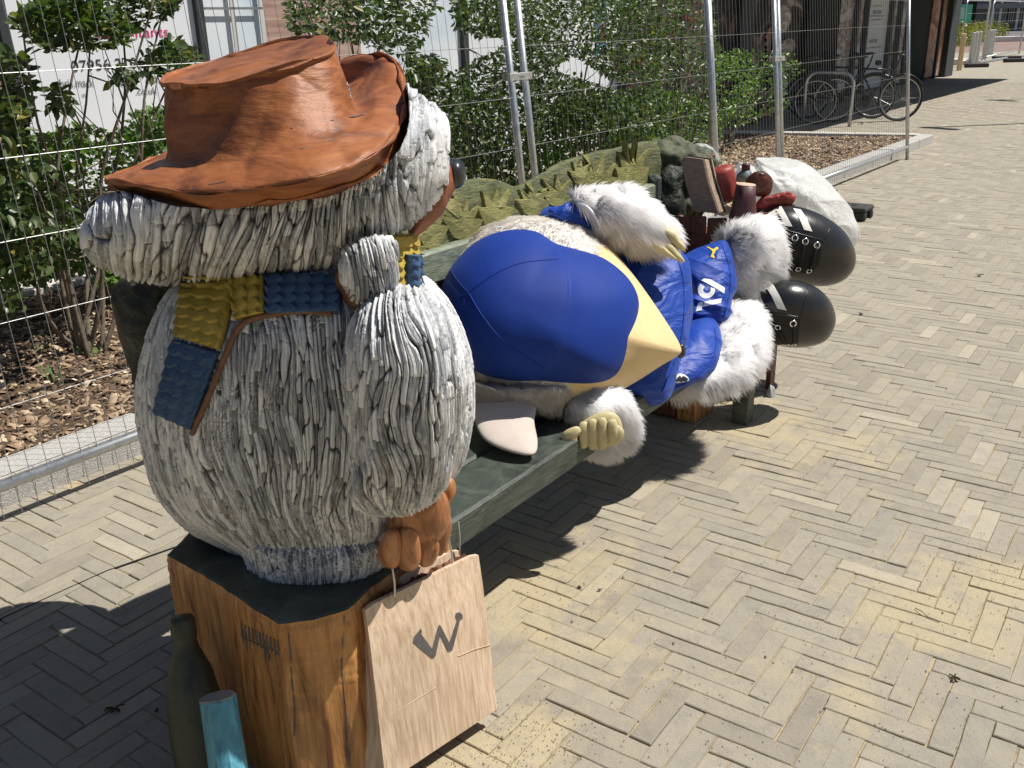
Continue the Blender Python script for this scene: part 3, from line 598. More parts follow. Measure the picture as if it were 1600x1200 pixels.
# ------------------------------------------------------------ cycle stand and bicycles
c = MB(); a_, b_ = atz(1254, 196, 0), atz(1327, 198, 0); d = (b_-a_); L = np.linalg.norm(d); d /= L; hgt = .80; pts = [a_]
for k in range(9): t = math.pi*k/8/2; pts.append(a_+Z3*(hgt-.18)+Z3*.18*math.sin(t)+d*.18*(1-math.cos(t)))
for k in range(9): t = math.pi/2*(1-k/8); pts.append(b_+Z3*(hgt-.18)+Z3*.18*math.sin(t)-d*.18*(1-math.cos(t)))
pts.append(b_); c.tube(pts, .025, 10); tag(c.build('cycle_stand', M['galv'], smooth=True), 'pale galvanised hoop cycle stand in front of the dark posters', 'cycle stand')
def bicycle(P, d, label, lean=0.):
    """P: ground point of the front wheel, d: unit vector front to back"""
    d = d/np.linalg.norm(d); sd = np.cross(Z3, d); up = Z3*math.cos(lean)+sd*math.sin(lean); t = empty('bicycle', P, label=label, cat='bicycle', group='black bicycles leaning by the cycle stand')
    def Q(x, z, y=0): return P+d*x+up*z+sd*y
    r = .34
    for x in (0, 1.05):
        w_ = MB(); w_.tube([Q(x+math.cos(a)*r, .355+math.sin(a)*r) for a in np.linspace(0, 2*math.pi, 40, endpoint=False)], .019, 8, closed=True); wh = w_.build('wheel', M['tyre'], t, True)
        m = MB(); m.tube([Q(x+math.cos(a)*(r-.028), .355+math.sin(a)*(r-.028)) for a in np.linspace(0, 2*math.pi, 40, endpoint=False)], .008, 6, closed=True)
        for k in range(14): a = k*2*math.pi/14; m.tube([Q(x, .355), Q(x+math.cos(a)*(r-.03), .355+math.sin(a)*(r-.03))], .0016, 3, False)
        m.build('rim_and_spokes', M['galv'], wh); 
        m = MB(); m.tube([Q(x+math.cos(a)*(r+.03), .355+math.sin(a)*(r+.03)) for a in np.linspace(.3, 2.6, 14)], .014, 5); m.build('mudguard', M['bikeframe'], t, True)
    f = MB()
    for a_, b_ in (((.12, .85), (.20, .70)), ((.18, .80), (.66, .82)), ((.20, .70), (.55, .32)), ((.70, .88), (.55, .32)), ((.66, .78), (1.05, .355)), ((.55, .32), (1.05, .355)), ((.20, .70), (0, .355))): f.tube([Q(*a_), Q(*b_)], .017, 8)
    f.build('frame', M['bikeframe'], t, True)
    f = MB(); f.tube([Q(.12, .84), Q(.07, 1.02)], .014, 8); f.tube([Q(.20, 1.02, -.30), Q(.08, 1.03, -.22), Q(.04, 1.02, 0), Q(.08, 1.03, .22), Q(.20, 1.02, .30)], .014, 8); f.build('handlebar', M['bikeframe'], t, True)
    f = MB(); f.tube([Q(.70, .86), Q(.73, .98)], .013, 8); f.tube([Q(.60, 1.0), Q(.70, 1.01), Q(.82, 1.02), Q(.88, 1.03)], [.015, .035, .07, .03], 10); f.build('saddle', M['matblack'], t, True)
    f = MB(); f.tube([Q(.55, .32, -.03), Q(.55, .32, -.035)], .09, 20); f.tube([Q(.55, .32, -.06), Q(.68, .22, -.06)], .011, 6); f.tube([Q(.55, .32, .06), Q(.42, .42, .06)], .011, 6); f.build('chainset', M['tyre'], t)
    f = MB(); f.box(Q(-.02, .88), (d, sd, up), (.05, .05, .04), .02); f.build('lamp', M['matblack'], t)
    return t
pf = atz(1402, 189, 0); pr = atz(1352, 190, 0)
bicycle(pf, np.array([-1., .05, 0]), 'black bicycle whose wheel shows past the last fence post', .05)
bicycle(atz(1385, 186, 0)+NF*-.25, np.array([-1., .35, 0]), 'black bicycle behind the first one, against the posters', -.06)
bicycle(atz(1305, 196, 0)+NF*-.35, np.array([-1., .2, 0]), 'black bicycle standing at the hoop cycle stand', .06)

# ------------------------------------------------------------ far background at the right
t = empty('site_board', at(1500, 20, 60), label='mint green hoarding board on dark posts far at the right edge', cat='hoarding')
a_, b_ = at(1486, 33, 60), at(1515, 37, 60); c = MB(); c.box((at(1486, 8, 60)+at(1515, 37, 60))/2, ((1, 0, 0), (0, 1, 0), Z3), (.66, .03, .54)); c.build('board', M['greensign'], t)
for k in range(6):
    m = MB(); m.box(at(1499, 13+k*3, 59.9)+[.0, 0, 0], ((1, 0, 0), (0, 1, 0), Z3), (.42-.05*(k % 3), .01, .018)); m.build('text_line', M['print'], t)
c = MB(); c.box(at(1518, 22, 60.4), ((1, 0, 0), (0, 1, 0), Z3), (.16, .2, 1.3)); c.build('side_post', M['black'], t)
def shrub_far(px, py, Y, w_, h_, label):
    c = atz(px, py, 0)*0+at(px, py, Y); c[2] = 0; m = MB(); n = 1400
    for _ in range(n):
        v = np.array([rnd.gauss(0, 1), rnd.gauss(0, 1), rnd.gauss(0, 1)]); v /= np.linalg.norm(v); q = c+np.array([v[0]*w_, v[1]*w_*.6, h_*.5+v[2]*h_*.5])*rnd.uniform(.75, 1.05); a_ = np.array([rnd.gauss(0, 1) for _ in range(3)])*.04; b_ = np.array([rnd.gauss(0, 1) for _ in range(3)])*.04
        m.add([q, q+a_, q+a_+b_, q+b_], [(0, 1, 2, 3)])
    return tag(m.build('hedge_shrub', M['hedge']), label, 'shrub')
shrub_far(1497, 60, 52, 1.2, 1.15, 'yellow green shrub left of the far white bollards'); shrub_far(1518, 52, 54, 1.2, 1.2, 'yellow green shrub behind the far white bollards'); shrub_far(1545, 48, 62, 1.2, 1.2, 'small yellow green shrub right behind the far temporary fence')
c = MB(); 
for k in range(8):
    q = at(1499+0, 60, 1)
for k, (x, yb, yt) in enumerate(((1498.5, 110, 61), (1514.5, 105, 59), (1519.5, 103, 57), (1525, 101, 56), (1537.5, 92, 52), (1541.5, 90, 51.5), (1545, 88, 51), (1548.5, 87, 50))):
    b_ = atz(x, yb, 0); d_ = np.linalg.norm(b_); m = MB(); m.box(b_+Z3*.55*.9, ((1, 0, 0), (0, 1, 0), Z3), (.048 if k else .065, .05, .50 if k > 3 else .55), .015)
    tag(m.build('bollard', M['bldgw'] if k else M['cream']), ('thick cream bollard nearest the building corner' if k == 0 else 'square white bollard, %s from the building corner in the far row' % ('', 'second', 'third', 'fourth', 'fifth', 'sixth', 'seventh', 'last and farthest')[k]), 'bollard', 'square bollards at the end of the street')
def farfence(x0, yb0, x1, yb1, label):
    a_, b_ = atz(x0, yb0, 0), atz(x1, yb1, 0); t = empty('mesh_fence', a_, label=label, cat='fence panel', group='mesh fence panels at the end of the street'); d = b_-a_; m = MB()
    pts = [a_, a_+Z3*1.9, a_+d*.03+Z3*2.0, a_+d*.97+Z3*2.0, b_+Z3*1.9, b_]; m.tube(pts, .028, 6); m.tube([a_+Z3*.15, b_+Z3*.15], .022, 6); m.build('frame', M['galv'], t, True)
    m = MB()
    for z in (.4, .7, 1., 1.3, 1.6): m.tube([a_+Z3*z, b_+Z3*z], .004, 3, False)
    m.build('wires', M['wire'], t, kind='stuff')
farfence(1497, 104, 1534, 97, 'far mesh fence panel in front of the white bollards'); farfence(1539, 96, 1592, 84, 'far mesh fence panel right of the white bollards')
for x, y, hw, lb in ((1526, 102, .35, 'dark rubber fence foot by the far bollards'), (1573, 90, .5, 'dark rubber fence foot under the far right panel'), (1592, 94, .5, 'dark rubber fence foot at the right photo edge')):
    c = MB(); c.box(atz(x, y, .06), ((1, 0, 0), (0, 1, 0), Z3), (hw, .12, .06), .02); tag(c.build('rubber_block', M['rubber']), lb, 'fence foot')
c = MB(); c.tube([atz(1530, 97, .05), atz(1605, 86, .05)], .04, 8); tag(c.build('steel_rail', M['galv']), 'pale steel rail lying along the far fence feet', 'rail')
c = MB(); c.box(atz(1494, 96, .10), ((1, 0, 0), (0, 1, 0), Z3), (.38, .15, .10), .04); tag(c.build('planter_trough', M['bldgw']), 'low pale trough behind the cream bollard', 'trough')
c = MB(); c.box(atz(1528, 62, .15), ((1, 0, 0), (0, 1, 0), Z3), (3.3, .2, .15), .03); tag(c.build('far_kerb_wall', M['bldgw']), 'low pale kerb wall below the far shrubs', 'low wall')
t = empty('far_shop_row', at(1570, 40, 90), label='grey shop row with white framed windows across the far road', cat='building')
Yb = 92.; c = MB(); c.box(at(1575, 20, Yb)+[0, 3, 0], ((1, 0, 0), (0, 1, 0), Z3), (6.5, 3, 3.2)); c.build('wall', M['bldg'], t)
for x in (1544, 1551, 1563, 1590):
    m = MB(); m.box(at(x, 20, Yb-.1), ((1, 0, 0), (0, 1, 0), Z3), (.10, .1, 1.5)); m.build('pilaster', M['bldgw'], t)
for x in (1547.5, 1557, 1568, 1580, 1596):
    m = MB(); m.box(at(x, 23, Yb-.05), ((1, 0, 0), (0, 1, 0), Z3), (.28, .08, .8)); w_ = m.build('window', M['glass'], t)
    for k in (-.2, 0, .2):
        m = MB(); m.box(at(x, 23, Yb-.16)+[k, 0, 0], ((1, 0, 0), (0, 1, 0), Z3), (.015, .02, .8)); m.build('glazing_bar', M['bldgw'], w_)
m = MB(); m.box(at(1570, 9, Yb-.3), ((1, 0, 0), (0, 1, 0), Z3), (5, .25, .22)); m.build('fascia', M['inkgrey'], t)
c = MB(); c.box(at(1505, 2, 110)+[0, 3, 1.5], ((1, 0, 0), (0, 1, 0), Z3), (9, 3, 3.5)); tag(c.build('red_roofed_house', M['roofred']), 'reddish house front above the mint green board', 'house')
# parked scooter
p = atz(1578, 47, 0); t = empty('motor_scooter', p, label='red and white motor scooter parked across the far road', cat='scooter')
X = np.array([.55, -.83, 0]); Yv = np.array([.83, .55, 0])
for k in (-.55, .55):
    m = MB(); m.tube([p+X*k+Z3*.25+(X*math.cos(a)+Z3*math.sin(a))*.2 for a in np.linspace(0, 6.283, 20, endpoint=False)], .06, 8, closed=True); m.build('wheel', M['tyre'], t, True)
m = MB(); m.tube([p+X*-.7+Z3*.55, p+X*-.3+Z3*.62, p+X*.05+Z3*.35, p+X*.3+Z3*.5, p+X*.42+Z3*.95], [.12, .2, .13, .14, .1], 10); m.build('body', M['redpaint'], t, True)
m = MB(); m.tube([p+X*-.6+Z3*.82, p+X*-.1+Z3*.80], [.1, .12], 8); m.build('seat', M['matblack'], t, True)
m = MB(); m.box(p+X*-.62+Z3*1.05, (X, Yv, Z3), (.2, .2, .2), .05); m.build('top_box', M['bldgw'], t)
m = MB(); m.tube([p+X*.35+Z3*1.05-Yv*.3, p+X*.42+Z3*1.1, p+X*.35+Z3*1.05+Yv*.3], .03, 6); m.tube([p+X*.42+Z3*1.1, p+X*.5+Z3*1.45], [.15, .13], 8); m.build('windscreen_and_handlebar', M['bldgw'], t, True)
# lamp columns just outside the frame on the right; their shadows cross the paving
for px, py, lb in ((1775, 186, 'street lamp column nearer the camera, outside the right edge'), (1800, 147, 'street lamp column farther off, outside the right edge')):
    q = atz(px, py, 0); m = MB(); t = empty('street_lamp', q, label=lb, cat='street lamp'); m.tube([q, q+Z3*1.2, q+Z3*1.22, q+Z3*6], [.085, .085, .06, .045], 12); m.build('column', M['frame'], t, True)
    m = MB(); m.box(q+Z3*6+X*.2, (X, Yv, Z3), (.3, .1, .05), .03); m.build('lamp_head', M['frame'], t)
# ============================================================ BENCH
def bpx(px, py, perp):
    d = ray(px, py); return CAM+d*((perp-(CAM-O)@NB)/(d@NB))
def bs(P): return (P-O)@AB
bench = empty('bench', bp(-1.2, -.3), label='long dark green bench with carved leafy backrest under the blue costume', cat='bench')
PZ = .452
for i, (p0, p1) in enumerate(((-.030, -.205), (-.212, -.385), (-.392, -.565))):
    m = MB(); m.box(bp(-1.03, (p0+p1)/2, PZ-.045), (NB, AB, Z3), (abs(p1-p0)/2, 1.06, .045), .008); m.build('seat_plank', M['bench'], bench)
for s in (-.03,):
    for p in (-.06, -.52):
        m = MB(); m.box(bp(s, p, .2+(.03 if s > -.5 and p > -.3 else 0)), (NB, AB, Z3), (.035, .035, .2+(.03 if s > -.5 and p > -.3 else 0)), .004); m.build('leg', M['darkgreen'] if s < -.1 else M['bench'], bench)
    if s < -.1:
        m = MB(); m.box(bp(s, -.29, .33), (NB, AB, Z3), (.2, .03, .03), .004); m.build('crossbar', M['darkgreen'], bench)
# carved back board: seen profile traced at its own plane; hidden near end shaped for its ground shadow
PB = -.62
prof = [(250, 450), (300, 410), (400, 385), (500, 390), (560, 400), (600, 378), (628, 352), (640, 335), (655, 320), (672, 305), (690, 294), (712, 286), (745, 279), (775, 281), (800, 291), (818, 287), (850, 268), (880, 252), (905, 244), (935, 236), (965, 231), (1000, 222), (1022, 220)]
top = cat1(np.array([bpx(x, y, PB) for x, y in prof]), 130, False); s_ = np.array([bs(q) for q in top]); tz = top[:, 2]
brs = [bpx(560, 470, PB), bpx(1024, 305, PB)]; z0 = .80
nv = 34; G = []
for side in (0, 1):
    g_ = []
    for j in range(nv):
        f = j/(nv-1); zb0 = np.where(s_ < -1.55, .60, z0); z = zb0+(tz-zb0)*f; P = np.array([bp(s, PB, zz) for s, zz in zip(s_, z)])  # unseen near end reaches lower, added so its shadow closes a lit gap
        h = .034*(1-f**6*.75)+.010*pn(P*9)+.006*pn(P*22); g_.append(P+NB*(h[:, None] if side == 0 else -h[:, None]))
    G.append(np.array(g_))
front = G[0]; Gall = np.concatenate([G[0], G[1][::-1], G[0][:1]])
m = mesh('back_board', Gall.reshape(-1, 3), gridfaces(*Gall.shape[:2], False), M['backgreen'], bench, True)
Vf = front.reshape(-1, 3); bvB = BVHTree.FromPolygons([tuple(v) for v in Vf], [tuple(f) for f in gridfaces(*front.shape[:2], False)])
def onback(px, py, off=.0):
    d = ray(px, py); d /= np.linalg.norm(d); h = bvB.ray_cast(tuple(CAM), tuple(d))
    return (np.array(h[0]) if h[0] is not None else bpx(px, py, PB+.04))+NB*off
def star(tips, notches, lift=.014):
    """carved leaf: alternating tips and notches round an outline, raised off the board, with edges cut down to it"""
    n = len(tips); c = np.mean(tips+notches, 0); ring = []
    for i in range(n): ring += [tips[i], notches[i]]
    top_ = [onback(*(np.array(q)), lift*(.9-.3*(i % 2))) for i, q in enumerate(ring)]; mid = [onback(*(c+(np.array(q)-c)*.5), lift*.85) for q in ring]; bot = [onback(*(c+(np.array(q)-c)*1.03), -.012) for q in ring]
    k = len(ring); V = [onback(*c, lift*.8)]+mid+top_+bot; Fc = [(0, 1+i, 1+(i+1) % k) for i in range(k)]+[(1+i, 1+k+i, 1+k+(i+1) % k, 1+(i+1) % k) for i in range(k)]+[(1+k+i, 1+2*k+i, 1+2*k+(i+1) % k, 1+k+(i+1) % k) for i in range(k)]
    mesh('carved_leaf', V, Fc, M['leafwood'], bench)
def leaf(cx, cy, w_, h_, ang=0, n=5, seed=0):
    r = random.Random(seed); tips = []; no = []
    for i in range(n):
        t = math.pi*(.10+.80*i/(n-1))+r.uniform(-.05, .05); L = .85+.35*math.sin(t)+r.uniform(-.12, .12); tips.append((cx+w_*math.cos(math.pi-t+ang)*L*.95, cy-h_*math.sin(t)*L*.95+h_*.25))
        t2 = t+math.pi*.40/(n-1); no.append((cx+w_*.55*math.cos(math.pi-t2+ang), cy-h_*.50*math.sin(t2)+h_*.25))
    no[-1] = (cx+w_*.45, cy+h_*.70); tips.append((cx, cy+h_*.9)); no.append((cx-w_*.45, cy+h_*.70)); star(tips, no)
for a_ in ((672, 352, 30, 44, 0, 6, 1), (723, 342, 38, 40, .2, 6, 2), (772, 325, 34, 42, 0, 5, 3), (700, 318, 20, 24, .1, 5, 9), (832, 312, 34, 30, .15, 5, 4), (873, 300, 34, 28, .2, 5, 5), (932, 280, 40, 44, .1, 6, 6), (985, 262, 34, 50, 0, 6, 7), (905, 268, 20, 24, 0, 5, 8), (640, 385, 28, 40, 0, 5, 10)): leaf(*a_)
b = MB(); a0, a1 = bpx(560, 450, PB+.05), bpx(1022, 302, PB+.05); z_ = (a0[2]+a1[2])/2
b.box((a0+a1)/2-Z3*.005, (NB, (a1-a0)/np.linalg.norm(a1-a0), Z3), (.022, np.linalg.norm(a1-a0)/2, .052), .008); b.build('back_rail', M['greygreen'], bench)
m = MB(); q = bpx(1016, 300, PB+.05); m.box(q+AB*.03-Z3*.03, (NB, AB, Z3), (.03, .03, .10), .015); m.box(q+AB*.03-Z3*.32, (NB, AB, Z3), (.03, .03, .30), .015); m.build('back_upright', M['darkgreen'], bench)
def blobnoise(amp, fr, asp=(1, 1, 1)):
    def f(G):
        n = pn(G*np.array(asp)*fr)+.5*pn(G*np.array(asp)*fr*2.3); return amp*n, np.clip(.5+n, 0, 1)
    return f
# leafy stump at the far end of the back, and the dark one at the near end
Blob([(1008, 250), (1015, 226), (1040, 216), (1075, 219), (1108, 232), (1118, 255), (1112, 300), (1095, 345), (1085, 420), (1030, 430), (1020, 340), (1010, 290)], 4.35, .14, .12).mesh('far_end_stump', M['moss'], bench, disp=blobnoise(.022, 11), nu=120, n1=60)
Blob([(1028, 275), (1062, 262), (1075, 330), (1085, 420), (1080, 470), (1030, 480), (1020, 380)], 4.25, .10, .10).mesh('far_end_support', M['blackwood'], bench, disp=blobnoise(.012, 14))
Blob([(1085, 226), (1105, 226), (1122, 240), (1122, 258), (1105, 262), (1090, 250)], 4.5, .04, .04).mesh('carved_pale_leaf', M['grey'], bench, disp=blobnoise(.008, 20))
Blob([(176, 480), (180, 445), (205, 430), (260, 432), (300, 440), (310, 560), (300, 680), (240, 660), (216, 640), (200, 560), (186, 520)], 2.42, .07, .10).mesh('near_end_stump', M['blackwood'], bench, disp=blobnoise(.012, 13), nu=120, n1=50)

# things under the bench end
t = empty('wooden_step', bp(-.1, -.35), label='low brown wooden block standing under the far end of the bench', cat='wooden block')
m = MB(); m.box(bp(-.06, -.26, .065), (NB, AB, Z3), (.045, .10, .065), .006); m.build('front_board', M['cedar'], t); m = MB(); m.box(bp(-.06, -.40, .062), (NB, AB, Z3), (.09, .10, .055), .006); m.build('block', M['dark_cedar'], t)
tag(Blob([(1146, 642), (1150, 615), (1158, 600), (1168, 612), (1170, 640), (1160, 648)], 3.95, .04, .04).mesh('carved_root', M['cedar'], disp=blobnoise(.01, 20)), 'small knobbly brown carving between the block and the bench leg', 'carving')
t = tag(Blob([(1199, 640), (1198, 612), (1204, 600), (1212, 612), (1212, 630), (1206, 642)], 3.98, .03, .05).mesh('painted_stone_carving', M['grey'], disp=blobnoise(.006, 20)), 'grey and yellow carving behind the far bench leg', 'carving')
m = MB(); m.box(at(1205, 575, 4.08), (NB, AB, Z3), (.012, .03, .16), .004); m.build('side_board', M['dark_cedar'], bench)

# ============================================================ PEDESTAL, BOTTLE, TIN, BAG
ZP = .47
ped_t = [atz(x, y, ZP) for x, y in ((259, 867), (330, 911), (397, 953), (434, 976), (490, 971), (545, 955), (600, 905), (700, 842))]
ped_t += [bp(-1.98, -.30, ZP), bp(-2.02, -.56, ZP), bp(-2.2, -.62, ZP), atz(300, 826, ZP)]
ped_t = np.array(ped_t); cN = ped_t.mean(0)
pedestal = empty('pedestal', (cN[0], cN[1], 0), label='chunky cedar block pedestal with dark green top under the hatted statue', cat='pedestal')
K = len(ped_t); nu = 240; seg = np.concatenate([np.linspace(0, 1, nu//K, endpoint=False)[:, None]*(ped_t[(i+1) % K]-ped_t[i])+ped_t[i] for i in range(K)]); nv = 70; G = []
for j in range(nv):
    f = j/(nv-1); z = ZP*(1-f)-.01*f; P = seg.copy(); P[:, 2] = z; r = (P-cN); r[:, 2] = 0; L = np.linalg.norm(r, axis=1, keepdims=True); u = r/L
    h = .004*pn(P*np.array([9, 9, 2.5]))+.0035*pn(P*np.array([28, 28, 9]))+.0035*pn(P*np.array([20, 20, 70]))*(pn(P*4+7) > 0)-.004*(f < .015)
    G.append(P+u*h[:, None]+r*.02*f)
G = np.array(G); mesh('block', G.reshape(-1, 3), gridfaces(nv, len(seg)), M['cedar'], pedestal, True)
tp = [tuple(q+[0, 0, .0]) for q in G[0]]; ring2 = [tuple(cN*[1, 1, 0]+(np.array(q)-cN)*[.975, .975, 0]+[0, 0, ZP+.004]) for q in tp]; n = len(tp)
mesh('painted_top', tp+ring2+[(cN[0], cN[1], ZP+.006)], [(i, (i+1) % n, n+(i+1) % n, n+i) for i in range(n)]+[(n+i, n+(i+1) % n, 2*n) for i in range(n)], M['bench'], pedestal)
# drying cracks
cr_ = MB()
for pts in ([(538, 957), (533, 1040), (540, 1120), (546, 1200)], [(452, 973), (455, 1010), (458, 1060), (462, 1110)]):
    P = []
    for x, y in pts:
        d = ray(x, y); 
        P.append((x, y))
pedbvh = BVHTree.FromPolygons([tuple(v) for v in G.reshape(-1, 3)], [tuple(f) for f in gridfaces(nv, len(seg))])
def onped(px, py, off=.0):
    d = ray(px, py); d /= np.linalg.norm(d); h = pedbvh.ray_cast(tuple(CAM), tuple(d)); return np.array(h[0])-d*off if h[0] is not None else None
for pts in ([(538, 962), (534, 1040), (541, 1120), (545, 1195)], [(451, 990), (454, 1020), (456, 1060), (461, 1110), (460, 1150)]):
    P = [onped(x, y, .0008) for x, y in pts]; P = [p for p in P if p is not None]
    if len(P) > 2: cr_.tube(cat1(np.array(P), 24, False), .0016, 4, False)
for k in range(11):
    x = 378+k*5.6; y = 975+k*2.6; P = [onped(x+q*.08, y+q, .0008) for q in (0, 12, 26+rnd.random()*22)]; P = [p for p in P if p is not None]
    if len(P) == 3: cr_.tube(P, [.0028, .0034, .0008], 5, False)
    P = [onped(x-2, y+16+rnd.random()*4, .0008), onped(x+3, y+20+rnd.random()*4, .0008)]
    if P[0] is not None and P[1] is not None: cr_.tube(P, .0018, 5)
cr_.build('cracks_and_tool_marks', M['pyro'], pedestal, kind='stuff')

def revolve(base, axis, prof, n=40, wob=.0, facets=False):
    ax = np.array(axis, float); ax /= np.linalg.norm(ax); e1 = np.cross(ax, [0, 1, .1]); e1 /= np.linalg.norm(e1); e2 = np.cross(ax, e1); G = []
    for h, r in prof:
        G.append([base+ax*h+(e1*math.cos(t)+e2*math.sin(t))*r*(1+wob*math.sin(3*t+h*9)+wob*.6*math.sin(7*t+1)) for t in np.linspace(0, 2*math.pi, n, endpoint=False)])
    return np.array(G)
def revobj(name, base, axis, prof, mat, parent=None, n=36, wob=.0, smooth=True, **k):
    G = revolve(np.asarray(base, float), axis, prof, n, wob); V = np.concatenate([G.reshape(-1, 3), G[0].mean(0)[None], G[-1].mean(0)[None]]); a, m_ = G.shape[:2]
    Fc = [tuple(f) for f in gridfaces(a, m_)]+[(a*m_, (j+1) % m_, j) for j in range(m_)]+[(a*m_+1, (a-1)*m_+j, (a-1)*m_+(j+1) % m_) for j in range(m_)]
    return mesh(name, V, Fc, mat, parent, smooth, **k)
bb = at(318, 1260, 1.60); top_ = at(282, 958, 1.70); ax = top_-bb; Lb = np.linalg.norm(ax)
bb = at(322, 1225, 1.64); ax = at(283, 962, 1.74)-bb; Lb = np.linalg.norm(ax)
tag(revobj('carved_bottle', bb, ax, [(-.05, .052), (.02, .056), (Lb*.3, .060), (Lb*.52, .057), (Lb*.68, .045), (Lb*.80, .028), (Lb*.86, .024), (Lb*.875, .027), (Lb*.97, .027), (Lb*.995, .022), (Lb, .001)], M['bottle'], n=40, wob=.02), 'dark green carved bottle leaning on the left side of the pedestal', 'bottle')
b0 = at(362, 1235, 1.50); ax = at(340, 1088, 1.565)-b0; Lc = np.linalg.norm(ax)
t = empty('carved_tin', b0, label='turquoise painted faceted cylinder with bare wood top beside the dark bottle', cat='carving')
revobj('body', b0, ax, [(-.12, .041), (0, .040), (Lc*.6, .0375), (Lc*.985, .0365)], M['blue'], t, n=9, wob=.05, smooth=False)
axn = ax/Lc; revobj('top', b0+axn*Lc*.985, ax, [(0, .0366), (.004, .035), (.0045, .001)], M['grey'], t, n=9, wob=.05, smooth=False)

# carved paper bag
bag = empty('paper_bag', atz(690, 1190, 0), label='pale wooden carving of a paper carrier bag marked with a grey W', cat='bag')
cTL, cTR, cBR, cBL = atz(572, 951, .46), atz(749, 865, .46), atz(777, 1108, .05), atz(603, 1224, .05)
nb = np.cross(cTR-cTL, cBL-cTL); nb /= np.linalg.norm(nb); nb = nb if nb@(CAM-cTL) > 0 else -nb
def bagp(u, v, o=0.): 
    p = (cTL*(1-u)+cTR*u)*(1-v)+(cBL*(1-u)+cBR*u)*v; bulge = .010*math.sin(math.pi*min(max(u, 0), 1))*math.sin(math.pi*min(max(v, 0), 1)) - .004*max(0, 1-v*5)
    return p+nb*(o+bulge)
def sheet(name, o, u0=0., u1=1., v0=0., thick=.012, sh=0.):
    us = np.linspace(u0, u1, 16); vs = np.linspace(v0, 1, 24); r = .03
    def rc(u, v):
        # rounded upper corners
        k = 0.; e = min(u-u0, u1-u); 
        if e < r and v < v0+.05: k = .012*(1-e/r)**2
        return bagp(u, max(v, v0)+k, 0)
    A_ = np.array([[rc(u, v)+nb*o for u in us] for v in vs]); B_ = A_-nb*thick; n_, m_ = A_.shape[:2]
    Fc = [tuple(f) for f in gridfaces(n_, m_, False)]; off = n_*m_; Fc += [tuple(i+off for i in f[::-1]) for f in Fc]
    bd_ = [(0, j) for j in range(m_)]+[(i, m_-1) for i in range(1, n_)]+[(n_-1, j) for j in range(m_-2, -1, -1)]+[(i, 0) for i in range(n_-2, 0, -1)]; ix = [i*m_+j for i, j in bd_]
    Fc += [(ix[k], ix[(k+1) % len(ix)], ix[(k+1) % len(ix)]+off, ix[k]+off) for k in range(len(ix))]
    return mesh(name, np.concatenate([A_.reshape(-1, 3), B_.reshape(-1, 3)]), Fc, M['pale'], bag)
sheet('front_panel', 0.); sheet('back_panel', -.055, -.04, .955, -.006)
for u, nm in ((.0, 'side_gusset'), (.985, 'side_gusset')):
    V = []
    for v in np.linspace(.03, 1, 12):
        a_ = bagp(u+.01, v, -.008); b_ = bagp(u-.02, v, -.06); c_ = (a_+b_)/2+(cTR-cTL)*(.045 if u < .5 else -.03)*(1-v); V += [a_, c_, b_]
    mesh(nm, V, [tuple(f) for f in gridfaces(12, 3, False)], M['pale'], bag)
m = MB(); V = []
for u in np.linspace(.02, .98, 40): V.append([bagp(u, .028+.012*rnd.random(), -.014-k*.010)+Z3*rnd.uniform(-.006, .006) for k in range(5)])
m.grid(V); m.build('rough_inside', M['dark_cedar'], bag)
def onbag(px, py, o=.0012):
    d = ray(px, py); q0 = bagp(.5, .5); t_ = ((q0-CAM)@nb)/(d@nb)
    for _ in range(4):
        q = CAM+d*t_; u = ((q-cTL)@(cTR-cTL))/((cTR-cTL)@(cTR-cTL)); v = ((q-cTL)@(cBL-cTL))/((cBL-cTL)@(cBL-cTL)); t_ = ((bagp(u, v, o)-CAM)@nb)/(d@nb)
    return CAM+d*t_
def c3(l): return [(200+x/2.286, 780+y/2.286) for x, y in l]
for pl in ([(1018, 512), (1022, 492), (1040, 470), (1046, 462), (1050, 470), (1048, 482), (1096, 548), (1094, 566), (1086, 568), (1034, 496)], [(1086, 568), (1083, 555), (1106, 462), (1112, 448), (1120, 456), (1118, 470), (1099, 560)], [(1106, 468), (1113, 450), (1120, 458), (1156, 528), (1155, 542), (1144, 543)], [(1144, 543), (1146, 520), (1176, 432), (1170, 420), (1172, 406), (1184, 404), (1195, 412), (1196, 426), (1187, 430), (1160, 538)]):
    polymesh('letter_stroke', c3(pl), lambda u, v: onbag(u, v, .0016), M['pyro'], bag, sub=12)
m = MB()
for pts in ([(1085, 318), (1130, 322), (1188, 355)], [(930, 770), (985, 742), (1040, 708), (1100, 672)], [(1180, 560), (1240, 535), (1295, 520)], [(1004, 485), (1018, 458)], [(1010, 488), (1026, 460)], [(1018, 490), (1032, 464)]):
    m.tube([onbag(*q, .0004) for q in c3(pts)], .0009, 4, False)
m.build('carved_creases', M['endgrain'], bag, kind='stuff')

